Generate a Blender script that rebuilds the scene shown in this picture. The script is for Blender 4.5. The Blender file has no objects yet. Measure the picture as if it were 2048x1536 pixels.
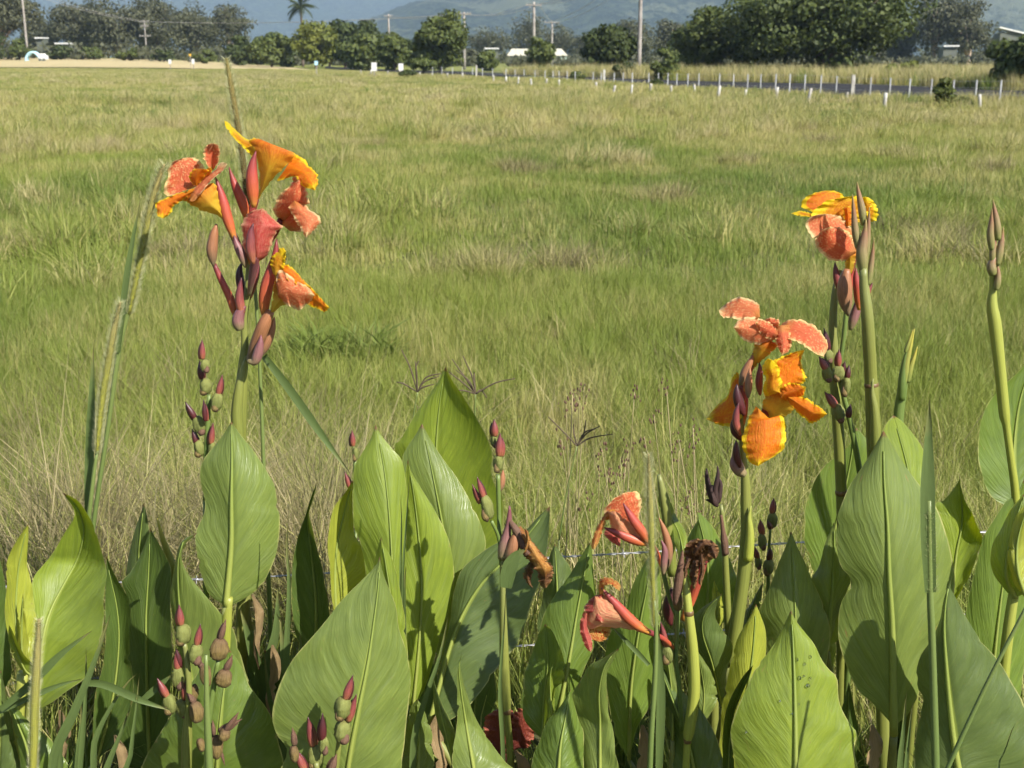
import bpy, math, random
import numpy as np
from mathutils import Vector, Matrix
random.seed(7); RNG = np.random.default_rng(7)
scene = bpy.context.scene
COL = scene.collection

# ------------------------------------------------------------------ camera
FPX, CX, CY = 2472.0, 1024.0, 768.0          # focal length in pixels of a 2048 x 1536 frame
CAMH, HORIZ = 1.6, 112.0
PITCH = math.atan((CY - HORIZ) / FPX)
cam = bpy.data.cameras.new('camera'); cam_o = bpy.data.objects.new('camera', cam); COL.objects.link(cam_o)
cam_o.location = (0, 0, CAMH); cam_o.rotation_euler = (math.pi / 2 - PITCH, 0, 0)
cam.sensor_width = 36; cam.lens = 36 * FPX / 2048; cam.clip_start = 0.05; cam.clip_end = 30000
cam.dof.use_dof = True; cam.dof.focus_distance = 2.35; cam.dof.aperture_fstop = 12
scene.camera = cam_o

# ------------------------------------------------------------------ sky, sun, exposure
SUN_EL, SUN_AZ = math.radians(41), math.radians(44)      # azimuth: to the right of straight behind the camera
to_sun = Vector((math.sin(SUN_AZ) * math.cos(SUN_EL), -math.cos(SUN_AZ) * math.cos(SUN_EL), math.sin(SUN_EL)))
world = bpy.data.worlds.new('World'); scene.world = world; world.use_nodes = True
wn = world.node_tree.nodes; wl = world.node_tree.links; wn.clear()
sky = wn.new('ShaderNodeTexSky'); sky.sky_type = 'NISHITA'; sky.sun_disc = False
sky.sun_elevation = SUN_EL; sky.sun_rotation = math.atan2(to_sun.x, to_sun.y)
sky.air_density = 1.0; sky.dust_density = 0.6
bg = wn.new('ShaderNodeBackground'); bg.inputs['Strength'].default_value = 0.055
wo = wn.new('ShaderNodeOutputWorld'); wl.new(sky.outputs[0], bg.inputs['Color']); wl.new(bg.outputs[0], wo.inputs['Surface'])
sun = bpy.data.lights.new('sun', 'SUN'); sun.energy = 5.0; sun.angle = math.radians(0.55); sun.color = (1.0, 0.945, 0.86)
sun_o = bpy.data.objects.new('sun', sun); COL.objects.link(sun_o)
sun_o.rotation_euler = (-to_sun).to_track_quat('-Z', 'Y').to_euler()
scene.view_settings.view_transform = 'Standard'; scene.view_settings.look = 'None'
scene.view_settings.gamma = 1.0; scene.view_settings.use_curve_mapping = False
scene.view_settings.exposure = 1.22
scene.cycles.use_denoising = True
scene.cycles.max_bounces = 5; scene.cycles.diffuse_bounces = 3; scene.cycles.glossy_bounces = 2; scene.cycles.use_adaptive_sampling = True; scene.cycles.adaptive_threshold = 0.03; scene.cycles.transparent_max_bounces = 6; scene.cycles.volume_bounces = 1
scene.cycles.sample_clamp_indirect = 6

# ------------------------------------------------------------------ geometry helpers
SP, CP = math.sin(PITCH), math.cos(PITCH)
def P(px, py, Y):
    x = (px - CX) / FPX; y = -(py - CY) / FPX
    dy = y * SP + CP; dz = y * CP - SP
    s = Y / dy
    return np.array((x * s, Y, CAMH + dz * s))
def PA(q, d):                                   # arrays: q (...,2), d (...)
    x = (q[..., 0] - CX) / FPX; y = -(q[..., 1] - CY) / FPX
    s = d / (y * SP + CP)
    return np.stack([x * s, d, CAMH + (y * CP - SP) * s], -1)
FIELD = -0.6
def G(px, py):                                  # a point of the flat paddock
    y = -(py - CY) / FPX; dz = y * CP - SP; dy = y * SP + CP
    return P(px, py, (FIELD - CAMH) / dz * dy)
def sstep(a, b, x):
    t = np.clip((np.asarray(x, float) - a) / (b - a), 0, 1); return t * t * (3 - 2 * t)
def zg(X, Y):
    X = np.asarray(X, float); Y = np.asarray(Y, float)
    r = X / np.maximum(np.abs(Y), 1)
    return (FIELD * sstep(2.5, 6.5, Y) + 1.7 * sstep(170, 290, Y) * sstep(-0.1, -0.36, r) * sstep(900, 500, Y)
            + 0.05 * np.sin(X * 0.31 + 1) * np.sin(Y * 0.23) * sstep(4, 12, Y))
def crv(pts, n):
    p = np.array(pts, float)
    if len(p) > 2:
        e = np.vstack([2 * p[0] - p[1], p, 2 * p[-1] - p[-2]]); o = []
        for i in range(1, len(e) - 2):
            for t in np.linspace(0, 1, 10, endpoint=False):
                a, b, c, d = e[i - 1:i + 3]
                o.append(0.5 * (2 * b + (c - a) * t + (2 * a - 5 * b + 4 * c - d) * t * t + (3 * b - a - 3 * c + d) * t ** 3))
        o.append(p[-1]); p = np.array(o)
    s = np.concatenate([[0], np.cumsum(np.linalg.norm(np.diff(p[:, :2], axis=0), axis=1))])
    if s[-1] == 0: return np.repeat(p[:1], n, 0)
    q = np.linspace(0, s[-1], n)
    return np.stack([np.interp(q, s, p[:, k]) for k in range(p.shape[1])], -1)
def mesh(name, v, f, uv=None, smooth=True):
    me = bpy.data.meshes.new(name)
    me.from_pydata([tuple(map(float, a)) for a in v], [], [tuple(map(int, a)) for a in f])
    if uv is not None:
        ul = me.uv_layers.new(name='UVMap')
        li = np.empty(len(me.loops), np.int32); me.loops.foreach_get('vertex_index', li)
        ul.data.foreach_set('uv', np.asarray(uv, np.float32)[li].ravel())
    if smooth: me.polygons.foreach_set('use_smooth', [True] * len(me.polygons))
    return me
def add(name, me, mat, parent=None, loc=None):
    o = bpy.data.objects.new(name, me); COL.objects.link(o)
    if mat is not None: me.materials.append(mat)
    if parent is not None: o.parent = parent
    if loc is not None: o.location = loc
    return o
def tag(o, label=None, cat=None, group=None, kind=None):
    if label: o['label'] = label
    if cat: o['category'] = cat
    if group: o['group'] = group
    if kind: o['kind'] = kind
    return o
def thing(name, loc, label, cat, group=None):
    o = bpy.data.objects.new(name, None); COL.objects.link(o); o.location = loc; o.empty_display_size = 0.1
    return tag(o, label, cat, group)
def org(o):                                     # world origin of the thing a part belongs to
    while o.parent is not None: o = o.parent
    return np.array(o.location)
def grid_faces(n, m, off=0):
    f = []
    for i in range(n - 1):
        for j in range(m - 1):
            a = off + i * m + j; f.append((a, a + 1, a + m + 1, a + m))
    return f
def patch_geo(L, R, M=None, d=(2, 2), dl=0.0, dr=0.0, bow=0.0, wav=0.0, wf=3.0, n=30, m=6, seed=0, jit=0.0, ends=True, low=0.0, edge=0.0, frill=0.0):
    r = np.random.default_rng(seed)
    L = crv(L, n); R = crv(R, n)
    M = (L + R) / 2 if M is None else crv(M, n)
    t = np.linspace(0, 1, n)
    dd = np.interp(t, np.linspace(0, 1, len(d)), d) if len(d) > 2 else d[0] + (d[1] - d[0]) * t
    w = np.sin(np.pi * np.clip(t, 0, 1)) ** 0.6 if ends else np.ones(n)
    us = np.linspace(-1, 1, 2 * m + 1)
    if jit:
        for E in (L, R):
            E += (r.normal(0, jit, E.shape) * w[:, None])
    if edge:                                    # uneven margin with a few small tears
        for E in (L, R):
            out = E - M; ll = np.linalg.norm(out, axis=1)[:, None] + 1e-6
            k = np.interp(t, np.linspace(0, 1, 13), r.normal(0, edge, 13)) * np.clip(ll[:, 0] / 25, 0, 1)
            for _ in range(r.integers(0, 3)): k[r.integers(6, n - 8)] -= edge * r.uniform(1.5, 4)
            E += out / ll * (k * w)[:, None]
    L0, R0 = L.copy(), R.copy()
    if frill:                                   # crinkled rim
        for q, E in enumerate((L, R)):
            out = E - M; ll = np.linalg.norm(out, axis=1)[:, None] + 1e-6
            k = frill * (np.sin(2 * np.pi * (7 + q) * t + r.uniform(0, 6)) * .6 + np.sin(2 * np.pi * 13 * t + r.uniform(0, 6)) * .6) * np.interp(t, np.linspace(0, 1, 8), r.uniform(.2, 1.3, 8))
            E += out / ll * (k * np.clip(ll[:, 0] / 12, 0, 1) * np.clip(t * 4, 0, 1))[:, None]
    pts = np.zeros((n, 2 * m + 1, 3)); uv = np.zeros((n, 2 * m + 1, 2))
    ph = r.uniform(0, 6.28, 6)
    for j, u in enumerate(us):
        a = abs(u); E = L if u < 0 else R
        E0 = L0 if u < 0 else R0; q = M * (1 - a) + E0 * a + (E - E0) * a ** 4
        k = dl if u < 0 else dr
        o = 0 if u < 0 else 3
        ruff = wav * a ** (2.8 if frill else 1.6) * (np.sin(wf * 6.28 * t + ph[o]) * 0.6 + np.sin(wf * 14.1 * t + ph[o + 1]) * 0.4)
        dep = dd + bow * np.sin(np.pi * t) + k * (0.35 * a + 0.65 * a * a) * w + ruff * w + low * np.sin(5 * t + 3 * u + ph[2]) * w
        pts[:, j] = PA(q, dep); uv[:, j] = np.stack([np.full(n, u * .5 + .5), t], -1)
    return pts, uv
def patch(name, parent, mat, L, R, **kw):
    pts, uv = patch_geo(L, R, **kw)
    n, m = pts.shape[:2]
    o = add(name, mesh(name, pts.reshape(-1, 3) - org(parent), grid_faces(n, m), uv.reshape(-1, 2)), mat, parent)
    return o, pts
def tube_geo(path, sides=9, n=None, world=False, cap=True):
    """path rows: px, py, depth, width in px (or world x, y, z, radius with world=True)"""
    p = np.array(path, float)
    n = n or max(6, 5 * (len(p) - 1) + 1)
    if world: w = p
    else:
        q = PA(p[:, :2], p[:, 2]); dist = np.linalg.norm(q - np.array((0, 0, CAMH)), axis=1)
        w = np.concatenate([q, (p[:, 3] * 0.5 * dist / FPX)[:, None]], 1)
    c = crv3(w, n); pos, rad = c[:, :3], np.maximum(c[:, 3], 1e-4)
    tan = np.gradient(pos, axis=0); tan /= np.linalg.norm(tan, axis=1)[:, None] + 1e-12
    ref = np.array((0.0, -1.0, 0.1)); v = []; uv = []
    for i in range(n):
        a = np.cross(tan[i], ref); a /= np.linalg.norm(a) + 1e-12; b = np.cross(tan[i], a)
        for k in range(sides):
            th = 2 * math.pi * k / sides
            v.append(pos[i] + rad[i] * (math.cos(th) * a + math.sin(th) * b)); uv.append((k / sides, i / (n - 1)))
    f = []
    for i in range(n - 1):
        for k in range(sides):
            f.append((i * sides + k, i * sides + (k + 1) % sides, (i + 1) * sides + (k + 1) % sides, (i + 1) * sides + k))
    if cap:
        f.append(tuple(range(sides))[::-1]); f.append(tuple((n - 1) * sides + k for k in range(sides)))
    return v, f, uv
def crv3(p, n):
    p = np.asarray(p, float)
    if len(p) > 2:
        e = np.vstack([2 * p[0] - p[1], p, 2 * p[-1] - p[-2]]); o = []
        for i in range(1, len(e) - 2):
            a, b, c, d = e[i - 1:i + 3]
            for t in np.linspace(0, 1, 8, endpoint=False):
                o.append(0.5 * (2 * b + (c - a) * t + (2 * a - 5 * b + 4 * c - d) * t * t + (3 * b - a - 3 * c + d) * t ** 3))
        o.append(p[-1]); p = np.array(o)
    s = np.concatenate([[0], np.cumsum(np.linalg.norm(np.diff(p[:, :3], axis=0), axis=1))])
    q = np.linspace(0, s[-1], n)
    return np.stack([np.interp(q, s, p[:, k]) for k in range(p.shape[1])], -1)
def tube(name, parent, mat, path, sides=9, n=None, world=False):
    v, f, uv = tube_geo(path, sides, n, world)
    return add(name, mesh(name, np.array(v) - org(parent), f, uv), mat, parent)
def spindle(name, parent, mat, pts, d, w, sides=9, prof=(0.35, 0.85, 1.0, 0.9, 0.6, 0.08), dd=0.0):
    """pts base -> tip in px; swollen body, pointed tip"""
    c = crv(pts, len(prof))
    return tube(name, parent, mat, [(c[i, 0], c[i, 1], d + dd * i / (len(prof) - 1), w * prof[i]) for i in range(len(prof))], sides, 14)
def pod_mesh(seed, bump=0.055):
    r = np.random.default_rng(seed); v = []; f = []; uv = []
    nr, ns = 17, 21
    for i in range(nr):
        ph = math.pi * i / (nr - 1)
        for k in range(ns):
            th = 2 * math.pi * k / ns
            s = math.sin(ph) ** 0.8 * (1 + 0.10 * math.cos(3 * th + seed)) * (1 + r.normal(0, bump) * (0 < i < nr - 1))
            v.append((0.5 * s * math.cos(th), 0.5 * s * math.sin(th), -0.5 * math.cos(ph))); uv.append((k / ns, i / (nr - 1)))
    for i in range(nr - 1):
        for k in range(ns):
            f.append((i * ns + k, i * ns + (k + 1) % ns, (i + 1) * ns + (k + 1) % ns, (i + 1) * ns + k))
    return np.array(v), f, uv
def pod(parent, cx, cy, d, w, h, tipx=0, mat=None, seed=0, name='seed_pod'):
    v, f, uv = pod_mesh(seed)
    c = P(cx, cy, d); k = np.linalg.norm(c - np.array((0, 0, CAMH))) / FPX
    ax = P(cx + tipx, cy - h, d) - c; ax /= np.linalg.norm(ax)
    a = np.cross(ax, (0, -1, 0.0)); a /= np.linalg.norm(a); b = np.cross(ax, a)
    w3 = c + (v[:, :1] * w * a + v[:, 1:2] * w * b + v[:, 2:] * h * ax) * k
    return add(name, mesh(name, w3 - org(parent), f, uv), mat or M['pod'], parent)

# ------------------------------------------------------------------ material helpers
M = {}
def newmat(name):
    m = bpy.data.materials.new(name); m.use_nodes = True
    nt = m.node_tree; nt.nodes.clear(); M[name] = m
    return m, nt
def N(nt, t, **kw):
    n = nt.nodes.new(t)
    for k, v in kw.items():
        if k.startswith('i_'): n.inputs[k[2:].replace('_', ' ')].default_value = v
        else: setattr(n, k, v)
    return n
def math_(nt, op, a, b=None, clamp=False):
    n = nt.nodes.new('ShaderNodeMath'); n.operation = op; n.use_clamp = clamp
    for i, x in enumerate((a, b)):
        if x is None: continue
        if isinstance(x, (int, float)): n.inputs[i].default_value = x
        else: nt.links.new(x, n.inputs[i])
    return n.outputs[0]
def mix(nt, fac, a, b):
    n = nt.nodes.new('ShaderNodeMix'); n.data_type = 'RGBA'
    for s, x in ((n.inputs['Factor'], fac), (n.inputs['A'], a), (n.inputs['B'], b)):
        if isinstance(x, (int, float)): s.default_value = x
        elif isinstance(x, tuple): s.default_value = (*x[:3], 1)
        else: nt.links.new(x, s)
    return n.outputs['Result']
def ramp(nt, x, a, b):                          # smooth 0..1 between a and b
    n = nt.nodes.new('ShaderNodeMapRange'); n.interpolation_type = 'SMOOTHSTEP'
    nt.links.new(x, n.inputs['Value']); n.inputs['From Min'].default_value = a; n.inputs['From Max'].default_value = b
    return n.outputs['Result']
def noise(nt, vec, scale, detail=3.0, rough=0.55):
    n = N(nt, 'ShaderNodeTexNoise'); n.inputs['Scale'].default_value = scale; n.inputs['Detail'].default_value = detail
    n.inputs['Roughness'].default_value = rough
    if vec is not None: nt.links.new(vec, n.inputs['Vector'])
    return n.outputs['Fac']
def vec3(nt, x, y, z=0.0):
    n = N(nt, 'ShaderNodeCombineXYZ')
    for i, s in enumerate((x, y, z)):
        if isinstance(s, (int, float)): n.inputs[i].default_value = s
        else: nt.links.new(s, n.inputs[i])
    return n.outputs[0]
def finish(nt, color, rough=0.5, spec=0.5, trans=0.0, tcol=None, bump=None, bstr=0.2, bdist=0.002, sheen=0.0):
    pb = N(nt, 'ShaderNodeBsdfPrincipled')
    if isinstance(color, tuple): pb.inputs['Base Color'].default_value = (*color, 1)
    else: nt.links.new(color, pb.inputs['Base Color'])
    if isinstance(rough, (int, float)): pb.inputs['Roughness'].default_value = rough
    else: nt.links.new(rough, pb.inputs['Roughness'])
    pb.inputs['Specular IOR Level'].default_value = spec
    if sheen: pb.inputs['Sheen Weight'].default_value = sheen
    if bump is not None:
        b = N(nt, 'ShaderNodeBump'); b.inputs['Strength'].default_value = bstr; b.inputs['Distance'].default_value = bdist
        nt.links.new(bump, b.inputs['Height']); nt.links.new(b.outputs[0], pb.inputs['Normal'])
    out = N(nt, 'ShaderNodeOutputMaterial'); sh = pb.outputs[0]
    if trans:
        tr = N(nt, 'ShaderNodeBsdfTranslucent'); c = tcol if tcol is not None else color
        if isinstance(c, tuple): tr.inputs['Color'].default_value = (*c, 1)
        else: nt.links.new(c, tr.inputs['Color'])
        mx = N(nt, 'ShaderNodeMixShader'); mx.inputs[0].default_value = trans
        nt.links.new(sh, mx.inputs[1]); nt.links.new(tr.outputs[0], mx.inputs[2]); sh = mx.outputs[0]
    nt.links.new(sh, out.inputs['Surface'])
def uvsplit(nt):
    u = N(nt, 'ShaderNodeUVMap'); s = N(nt, 'ShaderNodeSeparateXYZ'); nt.links.new(u.outputs[0], s.inputs[0])
    return s.outputs[0], s.outputs[1], u.outputs[0]

def leaf_mat():
    m, nt = newmat('canna_leaf')
    u, v, uv = uvsplit(nt)
    a = math_(nt, 'ABSOLUTE', math_(nt, 'MULTIPLY', math_(nt, 'SUBTRACT', u, 0.5), 2.0))
    oi = N(nt, 'ShaderNodeObjectInfo')
    sgn = math_(nt, 'SIGN', math_(nt, 'SUBTRACT', u, 0.5))
    w = math_(nt, 'SUBTRACT', v, math_(nt, 'MULTIPLY', math_(nt, 'POWER', a, 0.85), 0.42))
    rnd = math_(nt, 'MULTIPLY', oi.outputs['Random'], 37.0)
    vec = vec3(nt, w, math_(nt, 'MULTIPLY', math_(nt, 'SUBTRACT', u, 0.5), 0.16), rnd)
    fine = noise(nt, vec, 70.0, 2.0, 0.6)
    broad = noise(nt, vec, 17.0, 2.0, 0.5)
    tc = N(nt, 'ShaderNodeNewGeometry')
    blot = noise(nt, tc.outputs['Position'], 22.0, 3.0)
    c = oi.outputs['Color']
    hs = N(nt, 'ShaderNodeHueSaturation'); nt.links.new(c, hs.inputs['Color']); hs.inputs['Value'].default_value = 0.62; hs.inputs['Hue'].default_value = 0.51
    lite = N(nt, 'ShaderNodeHueSaturation'); nt.links.new(c, lite.inputs['Color']); lite.inputs['Value'].default_value = 1.35; lite.inputs['Hue'].default_value = 0.487
    col = mix(nt, math_(nt, 'MULTIPLY', ramp(nt, fine, 0.42, 0.72), 0.42), c, lite.outputs[0])
    col = mix(nt, math_(nt, 'MULTIPLY', ramp(nt, broad, 0.60, 0.36), 0.32), col, hs.outputs[0])
    col = mix(nt, math_(nt, 'MULTIPLY', ramp(nt, blot, 0.45, 0.75), 0.35), col, hs.outputs[0])
    # pale midrib zone, cream margin, brown tip
    zone = math_(nt, 'DIVIDE', a, math_(nt, 'ADD', math_(nt, 'MULTIPLY', math_(nt, 'SUBTRACT', 1.0, v), 0.085), 0.012))
    col = mix(nt, math_(nt, 'MULTIPLY', ramp(nt, zone, 1.0, 0.55), 0.8), col, (0.25, 0.30, 0.06))
    spots = noise(nt, tc.outputs['Position'], 170.0, 2.0)
    col = mix(nt, math_(nt, 'MULTIPLY', ramp(nt, spots, 0.70, 0.76), 0.6), col, (0.20, 0.15, 0.05))
    scar = noise(nt, vec3(nt, math_(nt, 'MULTIPLY', w, 9.0), math_(nt, 'MULTIPLY', a, 3.0), rnd), 1.6, 4.0, 0.7)
    burn = math_(nt, 'MULTIPLY', ramp(nt, math_(nt, 'ADD', scar, math_(nt, 'MULTIPLY', a, 0.16)), 0.76, 0.84), ramp(nt, oi.outputs['Random'], 0.2, 0.7))
    col = mix(nt, math_(nt, 'MULTIPLY', burn, 0.8), col, (0.24, 0.17, 0.055))
    dust = noise(nt, vec3(nt, math_(nt, 'MULTIPLY', w, 4.0), math_(nt, 'MULTIPLY', a, 0.7), rnd), 3.0, 3.0)
    col = mix(nt, math_(nt, 'MULTIPLY', ramp(nt, dust, 0.5, 0.75), 0.14), col, (0.20, 0.24, 0.12))
    mg = math_(nt, 'ADD', a, math_(nt, 'MULTIPLY', math_(nt, 'SUBTRACT', blot, 0.5), 0.02))
    col = mix(nt, math_(nt, 'MULTIPLY', ramp(nt, mg, 0.968, 0.992), math_(nt, 'MULTIPLY', ramp(nt, broad, 0.3, 0.7), 0.9)), col, (0.34, 0.33, 0.12))
    col = mix(nt, ramp(nt, math_(nt, 'ADD', v, math_(nt, 'MULTIPLY', math_(nt, 'SUBTRACT', blot, .5), 0.03)), 0.972, 0.992), col, (0.16, 0.09, 0.035))
    tl = N(nt, 'ShaderNodeHueSaturation'); nt.links.new(col, tl.inputs['Color']); tl.inputs['Hue'].default_value = 0.475; tl.inputs['Saturation'].default_value = 1.15; tl.inputs['Value'].default_value = 1.75
    h = math_(nt, 'MULTIPLY', math_(nt, 'ADD', math_(nt, 'MULTIPLY', fine, 0.35), broad), ramp(nt, a, 0.015, 0.14))
    rgh = math_(nt, 'ADD', math_(nt, 'MULTIPLY', blot, 0.25), 0.24)
    finish(nt, col, rgh, 0.55, 0.30, tl.outputs[0], h, 0.5, 0.006)
leaf_mat()

def petal_mat(name, center, edge, base, e0=0.62, e1=0.95, mott=0.3, basev=(0.05, 0.3), trans=0.45, streak=(0, 0, 0), st=0.35):
    m, nt = newmat(name)
    u, v, uv = uvsplit(nt)
    a = math_(nt, 'ABSOLUTE', math_(nt, 'MULTIPLY', math_(nt, 'SUBTRACT', u, 0.5), 2.0))
    oi = N(nt, 'ShaderNodeObjectInfo'); rnd = math_(nt, 'MULTIPLY', oi.outputs['Random'], 53.0)
    vec = vec3(nt, math_(nt, 'MULTIPLY', u, 1.0), math_(nt, 'MULTIPLY', v, 0.28), rnd)
    n1 = noise(nt, vec, 26.0, 3.0, 0.65)
    geo = N(nt, 'ShaderNodeNewGeometry')
    n2 = noise(nt, geo.outputs['Position'], 260.0, 3.0, 0.6)
    n3 = noise(nt, geo.outputs['Position'], 90.0, 2.0)
    e = math_(nt, 'MAXIMUM', math_(nt, 'POWER', a, 1.3), math_(nt, 'POWER', v, 1.6))
    ee = math_(nt, 'ADD', e, math_(nt, 'MULTIPLY', math_(nt, 'SUBTRACT', n1, 0.5), 0.62))
    col = mix(nt, math_(nt, 'MULTIPLY', ramp(nt, n1, 0.44, 0.58), st), center, streak if any(streak) else tuple(x * 0.6 for x in center))
    spk = math_(nt, 'ADD', n2, math_(nt, 'MULTIPLY', math_(nt, 'SUBTRACT', e, 0.45), 0.22))
    col = mix(nt, math_(nt, 'MULTIPLY', ramp(nt, spk, 0.54, 0.62), math_(nt, 'ADD', 0.08, mott)), col, edge)
    col = mix(nt, ramp(nt, ee, e0, e1), col, edge)
    bv = math_(nt, 'ADD', v, math_(nt, 'MULTIPLY', math_(nt, 'SUBTRACT', n3, 0.5), 0.25))
    col = mix(nt, ramp(nt, bv, basev[1], basev[0]), col, base)
    h = math_(nt, 'ADD', n1, math_(nt, 'MULTIPLY', n2, 0.4))
    finish(nt, col, 0.5, 0.3, trans, None, h, 0.8, 0.004)
petal_mat('petal_orange', (0.68, 0.155, 0.008), (0.78, 0.54, 0.014), (0.64, 0.24, 0.014), 0.70, 0.84, 0.14, streak=(0.68, 0.28, 0.010))
petal_mat('petal_coral', (0.62, 0.145, 0.055), (0.78, 0.55, 0.24), (0.54, 0.22, 0.06), 0.72, 0.92, 0.34, streak=(0.56, 0.085, 0.04), st=0.6)
petal_mat('petal_rose', (0.48, 0.07, 0.055), (0.64, 0.40, 0.22), (0.48, 0.13, 0.08), 0.80, 0.98, 0.14, streak=(0.56, 0.17, 0.13), st=0.6)
petal_mat('petal_peach', (0.66, 0.36, 0.18), (0.66, 0.30, 0.15), (0.58, 0.14, 0.075), 0.75, 1.0, 0.1, streak=(0.60, 0.18, 0.10), st=0.75)
petal_mat('petal_yellow', (0.64, 0.30, 0.012), (0.76, 0.56, 0.012), (0.66, 0.40, 0.02), 0.40, 0.72, 0.4, streak=(0.48, 0.11, 0.008), st=0.6)
petal_mat('petal_throat', (0.60, 0.17, 0.012), (0.74, 0.50, 0.014), (0.68, 0.44, 0.04), 0.84, 1.04, 0.0, (0.3, 0.8), streak=(0.46, 0.085, 0.008), st=0.7)
petal_mat('petal_spotted', (0.56, 0.32, 0.08), (0.58, 0.38, 0.11), (0.54, 0.25, 0.05), 0.7, 1.0, 0.0, streak=(0.42, 0.04, 0.010), st=1.0)
petal_mat('petal_salmon', (0.66, 0.21, 0.085), (0.74, 0.55, 0.27), (0.52, 0.20, 0.045), 0.70, 0.90, 0.32, streak=(0.60, 0.12, 0.05), st=0.65)
petal_mat('petal_dead', (0.12, 0.05, 0.018), (0.26, 0.14, 0.05), (0.07, 0.03, 0.012), 0.6, 1.0, 0.4, trans=0.15, streak=(0.05, 0.02, 0.008), st=0.8)
petal_mat('petal_amber', (0.36, 0.15, 0.03), (0.15, 0.055, 0.02), (0.26, 0.10, 0.025), 0.65, 1.0, 0.4, trans=0.2, streak=(0.50, 0.30, 0.09), st=0.75)
petal_mat('petal_rust', (0.13, 0.024, 0.014), (0.26, 0.075, 0.042), (0.08, 0.015, 0.010), 0.5, 1.0, 0.4, trans=0.12)

def grad_mat(name, stops, rough=0.45, nscale=60.0, var=0.35, trans=0.0, bump=0.25, spec=0.4, bscale=None):
    """colour along a part (base 0 .. tip 1) with blotches"""
    m, nt = newmat(name); u, v, uv = uvsplit(nt)
    geo = N(nt, 'ShaderNodeNewGeometry')
    n1 = noise(nt, geo.outputs['Position'], nscale, 4.0, 0.6)
    x = math_(nt, 'ADD', v, math_(nt, 'MULTIPLY', math_(nt, 'SUBTRACT', n1, 0.5), 0.25))
    cr = N(nt, 'ShaderNodeValToRGB'); nt.links.new(x, cr.inputs[0])
    while len(cr.color_ramp.elements) < len(stops): cr.color_ramp.elements.new(0.5)
    for e, (p, c) in zip(cr.color_ramp.elements, stops): e.position = p; e.color = (*c, 1)
    hs = N(nt, 'ShaderNodeHueSaturation'); nt.links.new(cr.outputs[0], hs.inputs['Color']); hs.inputs['Value'].default_value = 0.55
    st = noise(nt, vec3(nt, math_(nt, 'MULTIPLY', u, 9.0), math_(nt, 'MULTIPLY', v, 1.2), 0.0), 3.0, 3.0)
    col = mix(nt, math_(nt, 'MULTIPLY', ramp(nt, st, 0.42, 0.66), var), cr.outputs[0], hs.outputs[0])
    n2 = noise(nt, geo.outputs['Position'], bscale or nscale * 5, 3.0)
    finish(nt, col, rough, spec, trans, None, math_(nt, 'ADD', n2, st), bump, 0.0012)
grad_mat('stem', [(0.0, (0.135, 0.155, 0.030)), (0.6, (0.165, 0.18, 0.038)), (1.0, (0.18, 0.195, 0.06))], var=0.45)
grad_mat('stem_yellow', [(0.0, (0.24, 0.265, 0.035)), (1.0, (0.26, 0.28, 0.055))], var=0.4)
grad_mat('stem_thin', [(0.0, (0.085, 0.13, 0.026)), (1.0, (0.125, 0.175, 0.042))], var=0.35)
grad_mat('node_ring', [(0.0, (0.10, 0.055, 0.025)), (1.0, (0.13, 0.08, 0.03))])
grad_mat('midrib', [(0.0, (0.34, 0.38, 0.085)), (1.0, (0.24, 0.32, 0.07))], var=0.15, trans=0.35)
grad_mat('sepal_coral', [(0.0, (0.50, 0.25, 0.045)), (0.22, (0.44, 0.10, 0.034)), (0.65, (0.34, 0.055, 0.042)), (1.0, (0.13, 0.022, 0.026))], var=0.45, trans=0.08)
grad_mat('sepal_maroon', [(0.0, (0.30, 0.12, 0.055)), (0.35, (0.23, 0.06, 0.048)), (0.8, (0.14, 0.032, 0.036)), (1.0, (0.06, 0.016, 0.020))], var=0.75, rough=0.38)
grad_mat('sepal_dark', [(0.0, (0.085, 0.018, 0.018)), (1.0, (0.04, 0.012, 0.016))], var=0.5, rough=0.38)
grad_mat('bract', [(0.0, (0.16, 0.13, 0.075)), (0.45, (0.26, 0.12, 0.06)), (1.0, (0.29, 0.12, 0.05))], var=0.6)
grad_mat('bract_purple', [(0.0, (0.22, 0.19, 0.085)), (0.4, (0.21, 0.10, 0.09)), (1.0, (0.15, 0.045, 0.055))], var=0.6)
grad_mat('bud_green', [(0.0, (0.17, 0.19, 0.055)), (0.45, (0.22, 0.165, 0.075)), (0.75, (0.22, 0.11, 0.06)), (1.0, (0.20, 0.155, 0.035))], var=0.5)
grad_mat('bud_yellow', [(0.0, (0.14, 0.175, 0.04)), (0.5, (0.24, 0.24, 0.05)), (1.0, (0.38, 0.33, 0.045))], var=0.35)
grad_mat('pod', [(0.0, (0.15, 0.09, 0.04)), (0.22, (0.125, 0.14, 0.032)), (0.8, (0.165, 0.18, 0.042)), (1.0, (0.13, 0.115, 0.035))], rough=0.65, var=0.4, bump=1.0, bscale=1100.0, nscale=110.0)
grad_mat('pod_dry', [(0.0, (0.06, 0.035, 0.02)), (0.4, (0.17, 0.12, 0.035)), (1.0, (0.11, 0.06, 0.03))], rough=0.75, var=0.8, bump=1.0, bscale=700.0)
grad_mat('dry_brown', [(0.0, (0.11, 0.06, 0.036)), (1.0, (0.14, 0.07, 0.042))], rough=0.75, var=0.7, bump=0.9)
grad_mat('dead_dark', [(0.0, (0.04, 0.02, 0.016)), (1.0, (0.032, 0.014, 0.014))], rough=0.7, var=0.5, bump=0.8)
grad_mat('grass_stem', [(0.0, (0.09, 0.135, 0.035)), (1.0, (0.14, 0.18, 0.05))], var=0.3)
grad_mat('grass_blade', [(0.0, (0.085, 0.125, 0.035)), (0.8, (0.105, 0.15, 0.045)), (1.0, (0.22, 0.20, 0.07))], var=0.4, trans=0.25, nscale=30)
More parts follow.
